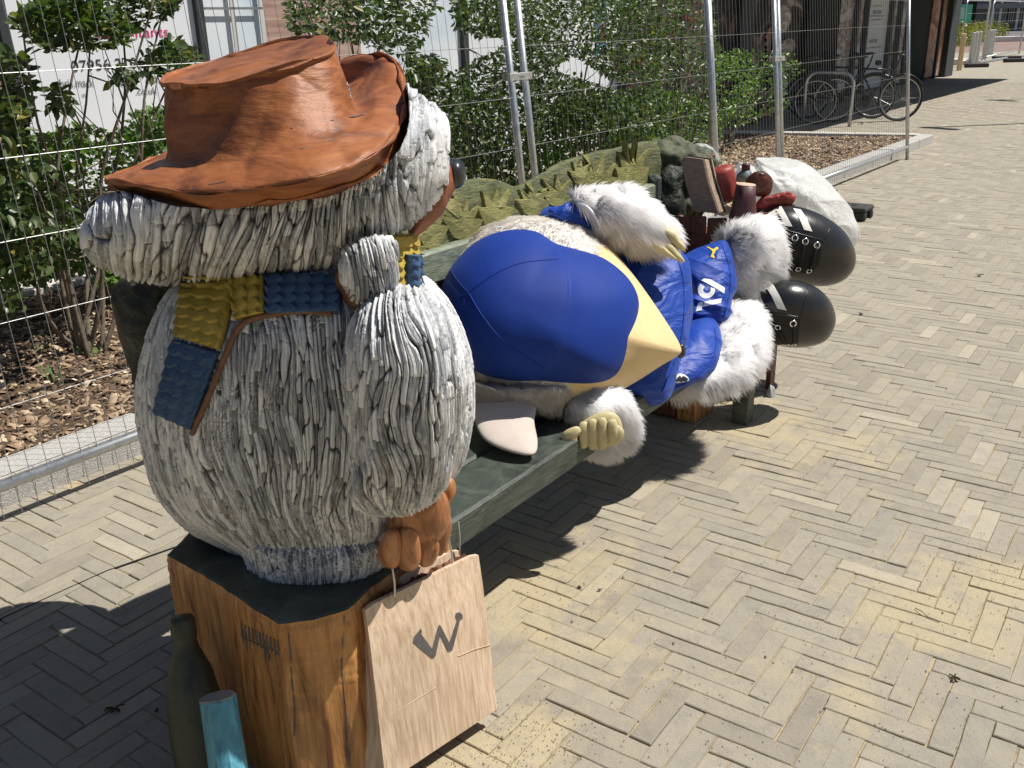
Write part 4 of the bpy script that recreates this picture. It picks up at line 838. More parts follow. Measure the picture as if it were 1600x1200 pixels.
# ============================================================ THE HATTED STATUE (carved, painted wood)
st_o = atz(480, 900, ZP); st_o[2] = ZP
statue = empty('carved_creature_statue', st_o, label='big shaggy grey-white carved wooden creature in a brown hat on the cedar pedestal', cat='statue')
sx, sy = st_o[0]+.0, 2.0
def furdisp(fs=60., ft=9., amp=.011, lock=.0, lk=.12, shear=None, ang0=(st_o[0], 2.0), warp=.030, chunk=1.0):
    def f(G):
        P = G.copy(); dx = P[..., 0]-ang0[0]; dy = P[..., 1]-ang0[1]; th = np.arctan2(dx, -dy); Rr = .36; s = th*Rr; t = -P[..., 2]
        if shear is not None: s, t = shear(P, s, t)
        w_ = pn(np.stack([s*7, t*5, P[..., 1]*3], -1)); w2 = pn(np.stack([s*26, t*16, P[..., 1]*8+4], -1)); s2 = s+w_*warp+w2*.0035
        # layered strand cells: sharp chisel grooves between flat-topped locks
        h = 0; cav = np.ones(s.shape); rv = 0
        for kf, am, ln, sd in ((fs, 1., lk, 0.), (fs*2.3, .38, lk*.6, 31.)):
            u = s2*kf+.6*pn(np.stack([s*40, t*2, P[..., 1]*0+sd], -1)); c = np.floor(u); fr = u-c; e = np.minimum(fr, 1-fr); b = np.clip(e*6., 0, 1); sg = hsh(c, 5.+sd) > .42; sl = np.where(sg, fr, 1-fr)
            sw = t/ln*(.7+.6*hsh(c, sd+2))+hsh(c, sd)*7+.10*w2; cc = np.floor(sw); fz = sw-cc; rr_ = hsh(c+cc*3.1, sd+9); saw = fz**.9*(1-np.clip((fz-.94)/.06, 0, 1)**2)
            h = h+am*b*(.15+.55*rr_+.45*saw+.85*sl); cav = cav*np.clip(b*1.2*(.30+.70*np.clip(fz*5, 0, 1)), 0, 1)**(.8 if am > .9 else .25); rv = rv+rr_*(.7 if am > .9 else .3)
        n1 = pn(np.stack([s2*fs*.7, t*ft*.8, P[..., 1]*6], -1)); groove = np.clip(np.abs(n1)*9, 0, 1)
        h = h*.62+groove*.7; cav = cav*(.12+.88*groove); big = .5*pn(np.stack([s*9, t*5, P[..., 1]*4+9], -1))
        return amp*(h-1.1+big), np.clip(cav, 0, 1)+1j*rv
    return f
torso = Blob([(300, 440), (258, 480), (232, 540), (221, 610), (226, 690), (248, 765), (298, 822), (355, 852), (420, 885), (500, 892), (580, 868), (632, 822), (690, 760), (722, 700), (732, 610), (722, 540), (695, 478), (650, 435), (560, 400), (420, 390)], 2.0, .36, .34, ctr=(480, 620), ex=.85)
def bodypart(B, nu, n1, n2, disp):
    G = B.grid(nu, n1, n2); N = gnormals(G); N = N*np.sign(((G-B.C)*N).sum(-1).mean()); h, A = disp(G); return G+N*h[..., None], A
parts = [bodypart(torso, 980, 390, 40, furdisp(98, 12, .0098, lk=.10))]
arm = Blob([(550, 500), (536, 580), (545, 660), (553, 740), (556, 790), (600, 800), (650, 795), (690, 762), (706, 715), (722, 650), (728, 600), (715, 535), (690, 485), (640, 450), (590, 460)], 1.755, .215, .14, ctr=(628, 620), ex=.72)
parts.append(bodypart(arm, 540, 230, 30, furdisp(100, 12, .0092, lk=.09, ang0=(arm.C[0], 1.95))))
for ol, Y_, d1 in (([(386, 845), (388, 880), (400, 918), (430, 934), (480, 937), (530, 932), (578, 915), (602, 885), (606, 850), (560, 835), (450, 832)], 1.88, .14), ([(318, 825), (322, 850), (332, 872), (360, 888), (392, 888), (402, 850), (380, 830)], 2.05, .09)):
    L_ = Blob(ol, Y_, d1, .14, ex=.7); parts.append(bodypart(L_, 260, 90, 30, furdisp(95, 12, .008, lk=.06, ang0=(L_.C[0], Y_))))
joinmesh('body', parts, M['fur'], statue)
# head: wide, fur swept down from under the hat
def headshear(P, s, t):
    s = P[..., 0]/P[..., 1]*2.; t = (CH-P[..., 2])/P[..., 1]*2.; sm = lambda a, b, x: np.clip((x-a)/(b-a), 0, 1)
    k = .42*sm(-.80, -.55, s)*(1-sm(-.42, -.22, s))+.10; return s+k*(t-.62), t
head = Blob([(137, 385), (138, 352), (158, 318), (200, 296), (320, 230), (480, 150), (600, 135), (655, 158), (688, 190), (694, 230), (692, 270), (680, 306), (656, 338), (626, 360), (585, 376), (545, 398), (520, 422), (470, 432), (400, 442), (330, 444), (260, 440), (200, 430), (155, 412)], 1.98, .33, .34, ctr=(430, 330), ex=.72)
Gh, Ah = bodypart(head, 980, 310, 40, furdisp(68, 10, .0112, lk=.10, shear=headshear, warp=.022))
# the head is cut back where the hat sits
ear = Blob([(545, 385), (532, 410), (536, 445), (550, 468), (578, 476), (605, 470), (620, 448), (621, 410), (618, 376), (580, 370)], 1.70, .045, .05, ex=.7)
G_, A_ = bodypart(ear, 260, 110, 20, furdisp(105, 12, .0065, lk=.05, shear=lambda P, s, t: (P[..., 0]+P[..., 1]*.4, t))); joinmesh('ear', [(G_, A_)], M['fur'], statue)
Blob([(528, 420), (524, 440), (534, 465), (548, 484), (572, 490), (596, 482), (604, 472), (570, 455), (540, 440)], 1.73, .045, .05, ex=.7).mesh('ear_underside', M['trim'], statue, disp=blobnoise(.003, 30))
sn = Blob([(640, 350), (655, 325), (676, 300), (692, 268), (704, 258), (711, 280), (706, 306), (690, 334), (668, 358), (642, 374)], 1.96, .06, .08, ex=.8); sn.mesh('snout', M['snout'], statue, disp=blobnoise(.004, 25))
Blob([(698, 253), (706, 247), (718, 249), (727, 260), (728, 279), (720, 292), (706, 295), (699, 284)], 1.98, .045, .045).mesh('nose', M['nose'], statue)
m = MB()
for k in range(5): q = at(697, 262+k*7, 2.0); m.tube([q, q+np.array([.02, 0, .002-(k-2)*.003])], [.006, .002], 6)
m.build('carved_whiskers', M['hand'], statue)
# hat: one carved solid, brim rolled up on the right
H = 2.02
loops = [
 None,
 [(268, 131, 1.90), (330, 130, 1.80), (400, 112, 1.77), (460, 96, 1.78), (505, 84, 1.84), (512, 66, 1.95), (490, 57, 2.12), (440, 62, 2.22), (380, 80, 2.24), (320, 98, 2.20), (275, 115, 2.10), (258, 125, 2.0)],
 [(267, 139, 1.89), (332, 139, 1.785), (400, 124, 1.755), (462, 108, 1.765), (512, 92, 1.83), (520, 74, 1.95), (494, 66, 2.14), (440, 72, 2.24), (380, 90, 2.26), (318, 108, 2.22), (270, 122, 2.11), (256, 134, 2.0)],
 [(262, 190, 1.87), (336, 184, 1.79), (404, 172, 1.73), (470, 156, 1.735), (528, 138, 1.80), (540, 118, 1.95), (512, 110, 2.17), (440, 130, 2.28), (380, 150, 2.30), (312, 165, 2.25), (268, 178, 2.13), (257, 184, 2.0)],
 [(264, 240, 1.84), (330, 236, 1.755), (410, 224, 1.69), (485, 206, 1.695), (546, 186, 1.77), (556, 160, 1.95), (525, 155, 2.20), (445, 180, 2.32), (380, 205, 2.33), (310, 222, 2.28), (270, 236, 2.15), (262, 242, 2.0)],
 [(243, 258, 1.82), (322, 262, 1.71), (415, 250, 1.645), (500, 230, 1.65), (570, 198, 1.745), (588, 150, 1.93), (555, 125, 2.22), (460, 185, 2.36), (385, 212, 2.38), (300, 232, 2.32), (240, 254, 2.17), (228, 262, 2.0)],
 [(190, 276, 1.80), (308, 292, 1.655), (418, 282, 1.585), (520, 258, 1.595), (598, 212, 1.715), (620, 150, 1.93), (585, 92, 2.20), (475, 130, 2.38), (385, 202, 2.42), (280, 232, 2.36), (200, 264, 2.19), (172, 276, 2.0)],
 [(182, 283, 1.80), (305, 302, 1.645), (420, 292, 1.575), (526, 268, 1.585), (608, 222, 1.71), (632, 155, 1.93), (598, 84, 2.21), (478, 118, 2.40), (385, 200, 2.44), (276, 232, 2.37), (192, 268, 2.20), (166, 280, 2.0)],
 [(186, 300, 1.81), (300, 326, 1.66), (424, 318, 1.59), (528, 296, 1.60), (606, 250, 1.72), (634, 172, 1.94), (606, 92, 2.23), (482, 132, 2.41), (388, 212, 2.44), (280, 246, 2.38), (200, 282, 2.21), (172, 292, 2.0)],
 [(240, 300, 1.86), (320, 318, 1.74), (420, 310, 1.68), (510, 290, 1.69), (580, 246, 1.79), (600, 190, 1.95), (575, 130, 2.18), (480, 160, 2.33), (390, 230, 2.35), (300, 262, 2.30), (240, 285, 2.15), (225, 292, 2.0)],
 [(360, 285, 1.95), (380, 285, 1.93), (400, 280, 1.92), (420, 275, 1.93), (440, 268, 1.95), (445, 255, 1.98), (440, 245, 2.02), (420, 250, 2.05), (400, 255, 2.05), (380, 262, 2.04), (365, 270, 2.02), (358, 278, 1.98)]]
L_ = [None]+[P3(l) for l in loops[1:]]; L_[0] = L_[1].mean(0)+(L_[1]-L_[1].mean(0))*.12-Z3*.004
L_[8][:6, 1] += .035; L_[8][:6, 2] -= .004; L_ = L_[:7]+[L_[6]*.12+L_[7]*.88, L_[7], L_[7]*.88+L_[8]*.12, L_[7]*.12+L_[8]*.88, L_[8]]+L_[9:]
Gh_ = loftgrid(L_, 300, 240)
Nn = gnormals(Gh_); Nn *= np.sign(((Gh_-Gh_.mean((0, 1)))*Nn).sum(-1).mean())
# chisel facets: flatten the surface cell by cell
seeds = rng.uniform(-1, 1, (170, 3))*np.array([.38, .42, .30])+Gh_.mean((0, 1)); fl = Gh_.reshape(-1, 3); best = np.full(len(fl), 9.); sec = np.full(len(fl), 9.)
for sd in seeds:
    d = ((fl-sd)**2).sum(1); sec = np.minimum(sec, np.maximum(best, d)); best = np.minimum(best, d)
fac = (np.sqrt(sec)-np.sqrt(best)).reshape(Gh_.shape[:2]); h = .010*np.clip(fac*11, 0, 1)-.006+.002*pn(Gh_*12)+.0008*pn(Gh_*np.array([20, 20, 90]))
Gh_ = Gh_+Nn*h[..., None]; V = np.concatenate([Gh_.reshape(-1, 3), Gh_[0].mean(0)[None], Gh_[-1].mean(0)[None]]); n_, m_ = Gh_.shape[:2]
Fc = [tuple(f) for f in gridfaces(n_, m_).tolist()]+[(n_*m_, (j+1) % m_, j) for j in range(m_)]+[(n_*m_+1, (n_-1)*m_+j, (n_-1)*m_+(j+1) % m_) for j in range(m_)]
mesh('hat', V, Fc, M['hat'], statue, True)
hatbvh = BVHTree.FromPolygons([tuple(v) for v in V], Fc)
def on(bv, px, py, off=0.):
    d = ray(px, py); d /= np.linalg.norm(d); h_ = bv.ray_cast(tuple(CAM), tuple(d)); return None if h_[0] is None else np.array(h_[0])-d*off
U_ = project(Gh); kz = inpoly(U_, [(140, 250), (160, 300), (185, 306), (250, 324), (300, 332), (360, 332), (430, 327), (520, 306), (590, 272), (632, 225), (644, 170), (630, 60), (300, 20)])
for i_, j_ in np.argwhere(kz):
    P_ = Gh[i_, j_]; d_ = P_-CAM; l_ = np.linalg.norm(d_); d_ = d_/l_; h_ = hatbvh.ray_cast(tuple(CAM), tuple(d_))
    if h_[0] is not None and l_ < h_[3]+.06: Gh[i_, j_] = CAM+d_*(h_[3]+.06)
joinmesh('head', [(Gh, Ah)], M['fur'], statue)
m = MB()
for pts in ([(455, 200), (520, 188), (570, 178), (632, 160)], [(470, 232), (515, 220), (548, 208)], [(300, 296), (330, 288), (352, 284)]):
    P = [on(hatbvh, x, y, .0006) for x, y in pts]; P = [p for p in P if p is not None]
    if len(P) > 1: m.tube(P, .0012, 4, False)
m.build('hat_cracks', M['pyro'], statue, kind='stuff')
# scarf: knitted rows carved as overlapping scallops, laid on the body
bodybvh = BVHTree.FromPolygons([tuple(v) for v in torso.grid(128, 50, 20).reshape(-1, 3)], [tuple(f) for f in gridfaces(128 and 70, 128)])
def knit(name, quad, rows, cols, mat, off=.016, bvh=bodybvh, nu=90, nv=110, Y=None, horiz=False):
    A_, B_, C_, D_ = [np.array(q, float) for q in quad]; us = np.linspace(0, 1, nu); vs = np.linspace(0, 1, nv); G = np.zeros((nv, nu, 3)); last = None
    for j, v in enumerate(vs):
        for i, u in enumerate(us):
            p = (A_*(1-u)+B_*u)*(1-v)+(D_*(1-u)+C_*u)*v
            if Y is None:
                q = on(bvh, p[0], p[1], off); q = q if q is not None else (last if last is not None else at(p[0], p[1], 1.75)); last = q
            else: q = at(p[0], p[1], Y[0]*(1-u)+Y[1]*u)
            G[j, i] = q
    U, Vv = np.meshgrid(us, vs); sca = np.abs(np.sin(U*cols*math.pi)) if not horiz else np.abs(np.sin(Vv*cols*math.pi)); base = Vv*rows if not horiz else U*rows
    r = base-.34*sca+.12*pn(np.stack([U*6, Vv*6, U*0], -1)); fr = r-np.floor(r); h = .009*fr**.8*(1-np.clip((fr-.9)/.1, 0, 1))+.0045*sca; edge = np.minimum(np.minimum(U, 1-U)*nu, np.minimum(Vv, 1-Vv)*nv)/3; h = np.where(edge < 1, -.02*(1-edge)+h*edge, h)
    N_ = gnormals(G)[..., :]; N_ = N_*np.sign((N_@(CAM-G.mean((0, 1)))).mean()); G2 = G.copy(); G2[1:-1, 1:-1] += N_[1:-1, 1:-1]*h[1:-1, 1:-1, None]; tow = (G.mean((0, 1))-CAM); tow /= np.linalg.norm(tow)
    G2[0] = G[0]+tow*.012; G2[-1] = G[-1]+tow*.012; G2[:, 0] = G[:, 0]+tow*.012; G2[:, -1] = G[:, -1]+tow*.012
    return mesh(name, G2.reshape(-1, 3), gridfaces(nv, nu, False), mat, statue, True)
knit('yellow_scarf_tail', [(283, 432), (372, 432), (343, 549), (271, 527)], 6.5, 3.5, M['scarfY'])
knit('blue_scarf_tail', [(270, 527), (343, 549), (300, 675), (240, 648)], 6.5, 3.5, M['scarfB'])
knit('yellow_scarf_band', [(360, 430), (413, 430), (413, 490), (366, 500)], 2.6, 3.5, M['scarfY'], off=.022, horiz=True)
knit('blue_scarf_band', [(413, 430), (535, 430), (535, 488), (413, 491)], 5.5, 4, M['scarfB'], off=.022, horiz=True)
knit('yellow_scarf_side', [(614, 368), (652, 366), (655, 448), (616, 462)], 6, 3, M['scarfY'], Y=(1.78, 1.86), nu=50)
knit('blue_scarf_side', [(642, 398), (657, 394), (658, 458), (640, 458)], 4, 1.5, M['scarfB'], Y=(1.80, 1.87), nu=30)
knit('yellow_scarf_end', [(652, 446), (676, 452), (694, 486), (690, 506)], 4, 2, M['scarfY'], Y=(1.86, 1.92), nu=40, nv=60)
m = MB(); P = [on(bodybvh, x, y, .018) for x, y in ((520, 490), (470, 486), (420, 492), (385, 502), (368, 520), (350, 560), (330, 610), (312, 650), (300, 678))]; m.tube(cat1(np.array([p for p in P if p is not None]), 50, False), .0060, 8); m.build('scarf_edge', M['trim'], statue, True)
# hand with carved fingers closing on the bag handles
hand = Blob([(612, 795), (604, 830), (606, 850), (640, 862), (680, 850), (700, 825), (704, 800), (698, 775), (684, 765), (650, 780)], 1.80, .062, .06, ex=.7); 
def fingerblob(ol, Y_, d1=.035): return Blob(ol, Y_, d1, .035, ex=.7)
hp = [(hand.grid(120, 30, 16), 0)]
for ol, Y_ in (([(608, 826), (596, 842), (590, 862), (594, 878), (606, 888), (620, 886), (628, 868), (628, 842), (620, 826)], 1.745), ([(624, 826), (618, 850), (618, 876), (628, 890), (644, 892), (656, 880), (658, 852), (650, 826)], 1.755), ([(652, 822), (648, 850), (650, 874), (660, 886), (676, 882), (686, 862), (684, 836), (674, 820)], 1.785), ([(676, 812), (676, 842), (680, 864), (690, 868), (700, 850), (706, 826), (704, 806), (690, 800)], 1.825), ([(684, 764), (689, 750), (698, 744), (709, 749), (713, 766), (708, 780), (700, 790), (704, 806), (698, 820), (688, 815), (682, 790)], 1.85)):
    hp.append((fingerblob(ol, Y_, .028).grid(80, 24, 12), 0))
joinmesh('hand', [(g_+gnormals(g_)*0+0*g_, np.ones(g_.shape[:2])) for g_, _ in hp], M['hand'], statue)
m = MB()
for a_, b_ in (((613, 888, 1.74), (617, 933, 1.735)), ((701, 842, 1.86), (708, 884, 1.87)), ((716, 815, 1.93), (718, 866, 1.925))):
    m = MB(); m.tube([at(*a_), at((a_[0]+b_[0])/2+1.5, (a_[1]+b_[1])/2, (a_[2]+b_[2])/2), at(*b_)], .0022, 6); m.build('handle', M['galv'], bag)
# ============================================================ THE BLUE COSTUME LYING ON THE BENCH
cz = at(930, 500, 3.2); cos_ = empty('mascot_costume', (cz[0], cz[1], PZ), label='white furry mascot costume figure in blue cap and kit lying along the bench', cat='costume')
hair_rng = np.random.default_rng(11)
def hairs(name, B, n, length, flow, mat='hair', parent=cos_, width=.0019, poly=None, spread=.45, lift=.6, grav=.35, curl=.25, backside=.35, clump=14):
    """tufts of thin curved blades standing on blob B"""
    G = B.G; N = B.N; a, b = G.shape[:2]; r = hair_rng
    area = np.linalg.norm(np.cross(np.roll(G, -1, 1)-G, np.vstack([G[1:], G[-1:]])-G), axis=-1); U = project(G); front = ((G-CAM)*N).sum(-1) < .0
    wgt = area*np.where(front, 1., backside)
    if poly is not None: wgt = wgt*inpoly(U, poly)
    wgt = wgt[:-1].ravel(); wgt /= wgt.sum(); idx = r.choice(len(wgt), n, p=wgt); i, j = idx//b, idx % b; f = r.uniform(0, 1, (2, n)); j2 = (j+1) % b; i2 = i+1
    P = (G[i, j]*(1-f[0])[:, None]+G[i, j2]*f[0][:, None])*(1-f[1])[:, None]+(G[i2, j]*(1-f[0])[:, None]+G[i2, j2]*f[0][:, None])*f[1][:, None]; Nn = N[i, j]
    fl = np.array(flow, float); T = fl-Nn*(Nn@fl)[:, None]; T /= np.linalg.norm(T, axis=1, keepdims=True)+1e-6
    cl = np.stack([pn(P*clump), pn(P*clump+31), pn(P*clump+67)], 1)*1.3+r.normal(0, .22, (n, 3)); D = Nn*lift+T+cl*spread; D /= np.linalg.norm(D, axis=1, keepdims=True)
    L = length*r.uniform(.55, 1.2, n)[:, None]; W = np.cross(D, CAM-P); W /= np.linalg.norm(W, axis=1, keepdims=True)+1e-9; g = np.array([0, 0, -grav]); c2 = np.stack([pn(P*clump*2+5), pn(P*clump*2+41), pn(P*clump*2+77)], 1)*curl
    Q = [P-Nn*.003, P+D*L*.38, P+(D*.72+(g+c2)*.22)*L, P+(D*.98+(g+c2+T*.2)*.62)*L]; w_ = (width, width*.9, width*.6)
    V = np.stack([Q[0]-W*w_[0], Q[0]+W*w_[0], Q[1]-W*w_[1], Q[1]+W*w_[1], Q[2]-W*w_[2], Q[2]+W*w_[2], Q[3], Q[3]+W*.0003], 1).reshape(-1, 3)
    q = np.array([[0, 1, 3, 2], [2, 3, 5, 4], [4, 5, 7, 6]]); Fc = (np.arange(n)[:, None, None]*8+q[None]).reshape(-1, 4)
    o = mesh(name, V, Fc, M[mat], parent, True, attr={'rv': np.repeat(r.uniform(0, 1, n), 8)}, kind='stuff')
    nn = Nn*.8+D*.35+cl*.3; nn /= np.linalg.norm(nn, axis=1, keepdims=True); o.data.normals_split_custom_set_from_vertices(np.repeat(nn, 8, axis=0).tolist()); return o
def folds(amp, fr, dirv, warp=1.2):
    dv = np.array(dirv, float)
    def f(G):
        t = (G@dv)*fr; n = pn(np.stack([t, G[..., 1]*2.2, G[..., 2]*2.2], -1)+warp*pn(G*3.1)[..., None]); m_ = pn(G*5)
        return amp*((1-np.abs(n)*2.2)*.8+.5*m_), np.zeros(G.shape[:2])
    return f
# torso in the jersey
tor = Blob(tiltY([(845, 345), (875, 328), (912, 335), (945, 368), (985, 370), (1035, 380), (1066, 398), (1078, 425), (1080, 470), (1072, 530), (1058, 580), (1040, 622), (1005, 628), (960, 616), (915, 590), (880, 480)], (330, 3.40), (628, 2.96)), 3.22, .18, .25, ctr=(985, 480, 3.18), ex=.7)
tor.mesh('jersey', M['jersey'], cos_, nu=300, n1=120, n2=30, disp=folds(.013, 9, (.8, .2, -.55), .8))
slv = Blob([(858, 332), (872, 322), (892, 317), (908, 318), (926, 334), (940, 356), (948, 376), (928, 382), (900, 372), (872, 352)], 3.12, .06, .10, ex=.8); slv.mesh('sleeve', M['jersey'], cos_, nu=200, n1=70, disp=folds(.012, 22, (.7, .2, .7)))
m = MB(); m.tube(cat1(P3([(903, 317, 3.07), (918, 324, 3.035), (931, 340, 3.02), (941, 358, 3.03), (948, 376, 3.06)]), 30, False), .0045, 6); m.build('sleeve_trim', M['print'], cos_, True)
su = Blob(tiltY([(1062, 415), (1075, 396), (1100, 384), (1128, 376), (1140, 388), (1147, 420), (1147, 455), (1139, 498), (1112, 501), (1078, 503), (1072, 480), (1078, 450)], (376, 3.72), (503, 3.46)), 3.6, .12, .14, ctr=(1106, 442, 3.58), ex=.55); su.mesh('shorts', M['jersey'], cos_, nu=280, n1=110, n2=24, disp=folds(.013, 13, (.35, .2, .95), .7))
sl_ = Blob(tiltY([(1058, 512), (1085, 505), (1108, 502), (1120, 512), (1125, 535), (1120, 562), (1098, 590), (1060, 608), (1020, 620), (985, 626), (965, 612), (1000, 560), (1035, 530)], (502, 3.38), (626, 3.0)), 3.2, .10, .14, ctr=(1066, 560, 3.18), ex=.6); sl_.mesh('shorts_leg', M['jersey'], cos_, nu=280, n1=110, n2=24, disp=folds(.013, 11, (.75, .2, .6), .7))
# collar, hem seams
def seam(B, pts, r=.0016, mat='jersey', name='seam', off=.0005, parent=cos_, n=50):
    P = [B.pt(x, y, off) for x, y in cat1(np.array(pts, float), n, False)]; P = [p for p in P if p is not None]
    m = MB(); m.tube(P, r, 5, False); return m.build(name, M[mat], parent, True)
def hem(G_, pts, off=.002, r=.0016):
    bv = BVHTree.FromPolygons([tuple(v) for v in G_.reshape(-1, 3)], [tuple(f) for f in gridfaces(*G_.shape[:2])]); P = [on(bv, x, y, off) for x, y in cat1(np.array(pts, float), 50, False)]; P = [q for q in P if q is not None]
    if len(P) > 3: m = MB(); m.tube(P, r, 5, False); m.build('hem_stitching', M['cap'], cos_, True)
hem(su.G, [(1128, 382), (1140, 420), (1140, 456), (1131, 496)]); hem(sl_.G, [(1116, 512), (1119, 540), (1108, 570), (1075, 597), (1035, 612)]); hem(tor.G, [(1058, 402), (1068, 440), (1068, 500), (1056, 560), (1034, 612)])
# legs
lu = Blob([(1128, 385), (1142, 362), (1168, 350), (1200, 350), (1212, 372), (1216, 400), (1212, 435), (1185, 452), (1155, 466), (1136, 458), (1128, 420)], 3.86, .15, .14, ex=.85); lu.mesh('upper_leg', M['furbase'], cos_)
ll = Blob(tiltY([(1108, 512), (1128, 485), (1152, 482), (1178, 488), (1186, 515), (1182, 555), (1160, 590), (1128, 602), (1085, 608), (1050, 602), (1085, 580), (1108, 550)], (482, 3.62), (608, 3.24)), 3.4, .13, .14, ex=.85); ll.mesh('lower_leg', M['furbase'], cos_)
hairs('leg_fur', lu, 15000, .062, (.75, .1, -.15), clump=19, spread=1.1, lift=.75); hairs('leg_fur', ll, 17000, .060, (.65, .05, -.5), clump=19, spread=1.0, lift=.75)
# upper arm lying along the body, with glove
ua = Blob([(895, 312), (912, 306), (945, 303), (985, 306), (1015, 325), (1038, 352), (1045, 372), (1025, 384), (990, 380), (955, 368), (930, 346), (912, 326)], 3.12, .085, .09, ex=.85); ua.mesh('upper_arm', M['furbase'], cos_); hairs('arm_fur', ua, 16000, .060, (.85, .1, -.45), clump=18, spread=.75, lift=.6)
gu = [Blob([(1012, 372), (1026, 356), (1042, 352), (1054, 362), (1060, 378), (1048, 388), (1028, 384)], 3.08, .035, .03, ex=.8), Blob([(1040, 360), (1054, 362), (1064, 376), (1071, 386), (1068, 393), (1058, 388), (1046, 378)], 3.05, .018, .02), Blob([(1036, 378), (1050, 382), (1062, 396), (1070, 408), (1064, 410), (1050, 400), (1034, 390)], 3.04, .018, .02), Blob([(1022, 378), (1036, 384), (1050, 396), (1060, 406), (1052, 405), (1034, 395), (1020, 386)], 3.03, .016, .02)]
joinmesh('glove', [(b.grid(60, 20, 10), np.ones((30, 60))) for b in gu], M['glove'], cos_)
# head: fleece and cream face in one teardrop
hd = Blob(tiltY([(690, 455), (704, 405), (738, 368), (790, 344), (850, 340), (905, 352), (940, 376), (975, 412), (1010, 458), (1045, 510), (1062, 540), (1060, 554), (1034, 570), (990, 598), (945, 622), (895, 636), (840, 640), (790, 624), (742, 598), (706, 548), (688, 500)], (340, 3.16), (640, 2.80)), 3.02, .285, .26, ctr=(850, 490, 2.98), ex=.9)
Gd = hd.grid(360, 130, 40); hd.G = Gd; hd.N = gnormals(Gd); hd.N *= np.sign(((Gd-hd.C)*hd.N).sum(-1).mean()); Q = gridfaces(*Gd.shape[:2]); ctr_ = project(Gd.reshape(-1, 3)[Q].mean(1)); cream = ctr_[:, 0] > 938-(ctr_[:, 1]-375)*.215+4*np.sin(ctr_[:, 1]*.5)
mesh('head', Gd.reshape(-1, 3), Q, None, cos_, True, mats=[M['white_felt'], M['cream']], mi=cream.astype(int))
fl_poly = [(640, 300), (925, 300), (940, 378), (905, 470), (882, 600), (880, 660), (640, 680)]
hairs('head_fleece', hd, 22000, .016, (-.1, 0, -.5), mat='hairoff', poly=fl_poly, width=.0011, spread=.4, lift=.28, grav=.0, clump=25)
dome = Blob(tiltY([(686, 478), (694, 440), (716, 404), (752, 374), (795, 360), (836, 362), (868, 379), (905, 389), (945, 405), (980, 434), (997, 468), (995, 515), (980, 560), (960, 588), (928, 600), (880, 602), (834, 598), (790, 594), (746, 580), (708, 545), (690, 512)], (360, 3.0), (600, 2.74)), 2.90, .31, .12, ctr=(812, 478, 2.88), ex=.95)
bseam = np.array([(870, 378), (884, 408), (890, 440), (889, 480), (881, 520), (862, 560), (828, 600)], float)
Gc = dome.grid(420, 170, 30); U = project(Gc); xs = np.interp(U[..., 1], bseam[:, 1], bseam[:, 0]); dd = U[..., 0]-xs; Nc = gnormals(Gc); Nc *= np.sign(((Gc-dome.C)*Nc).sum(-1).mean())
front_ = (np.arange(Gc.shape[0]) < 170)[:, None]; rim_ = 1-(np.concatenate([np.sin(np.linspace(.0015, 1, 170)*math.pi/2), np.ones(30)])**4)[:, None]; dispc = (np.where(dd > 0, -.026*(1-np.exp(-dd/22)), 0)-.004*np.exp(-(dd/2.5)**2))*front_*rim_
Gc = Gc+Nc*dispc[..., None]; Qc = gridfaces(*Gc.shape[:2]); isb = (dd.reshape(-1)[Qc].mean(1) > 0)
for nm, k in (('cap_dome', ~isb), ('cap_bill', isb)):
    used = np.unique(Qc[k]); remap = np.zeros(Gc.shape[0]*Gc.shape[1], int); remap[used] = np.arange(len(used)); mesh(nm, Gc.reshape(-1, 3)[used], remap[Qc[k]], M['cap'], cos_, True)
for pts in ([(732, 457), (716, 440), (704, 418), (712, 405)], [(732, 457), (770, 430), (815, 411), (872, 405)], [(732, 457), (755, 495), (790, 535), (850, 575)], [(732, 457), (712, 470), (692, 500)]): seam(dome, pts, .0018, 'cap', 'cap_seam', .0006)
Blob([(1057, 545), (1060, 538), (1068, 538), (1072, 547), (1070, 556), (1063, 560), (1057, 555)], 2.90, .02, .02).mesh('costume_nose', M['nose'], cos_)
er = Blob(tiltY([(742, 628), (743, 660), (756, 686), (784, 702), (818, 711), (836, 708), (840, 690), (835, 660), (834, 628), (790, 608)], (608, 2.72), (711, atz(836, 711, .475)[1])), 2.6, .040, .012, ex=.8); er.mesh('ear', M['beige'], cos_)
strip = Blob([(733, 596), (760, 602), (800, 604), (850, 602), (884, 606), (880, 632), (872, 644), (840, 640), (800, 630), (765, 636), (738, 622)], 2.66, .035, .05, ex=.8); strip.mesh('fleece_edge', M['white_felt'], cos_); hairs('fleece_fringe', strip, 6000, .022, (-.1, 0, -1), mat='hairoff', width=.0009, spread=.5, lift=.5, clump=25)
er_t = Blob([(660, 470), (668, 440), (690, 415), (700, 400), (700, 470), (680, 500)], 3.1, .05, .05); er_t.mesh('back_fleece', M['white_felt'], cos_); hairs('back_fleece_fringe', er_t, 3000, .035, (-1, 0, .1), mat='hairoff', width=.001, spread=.8, lift=.8)
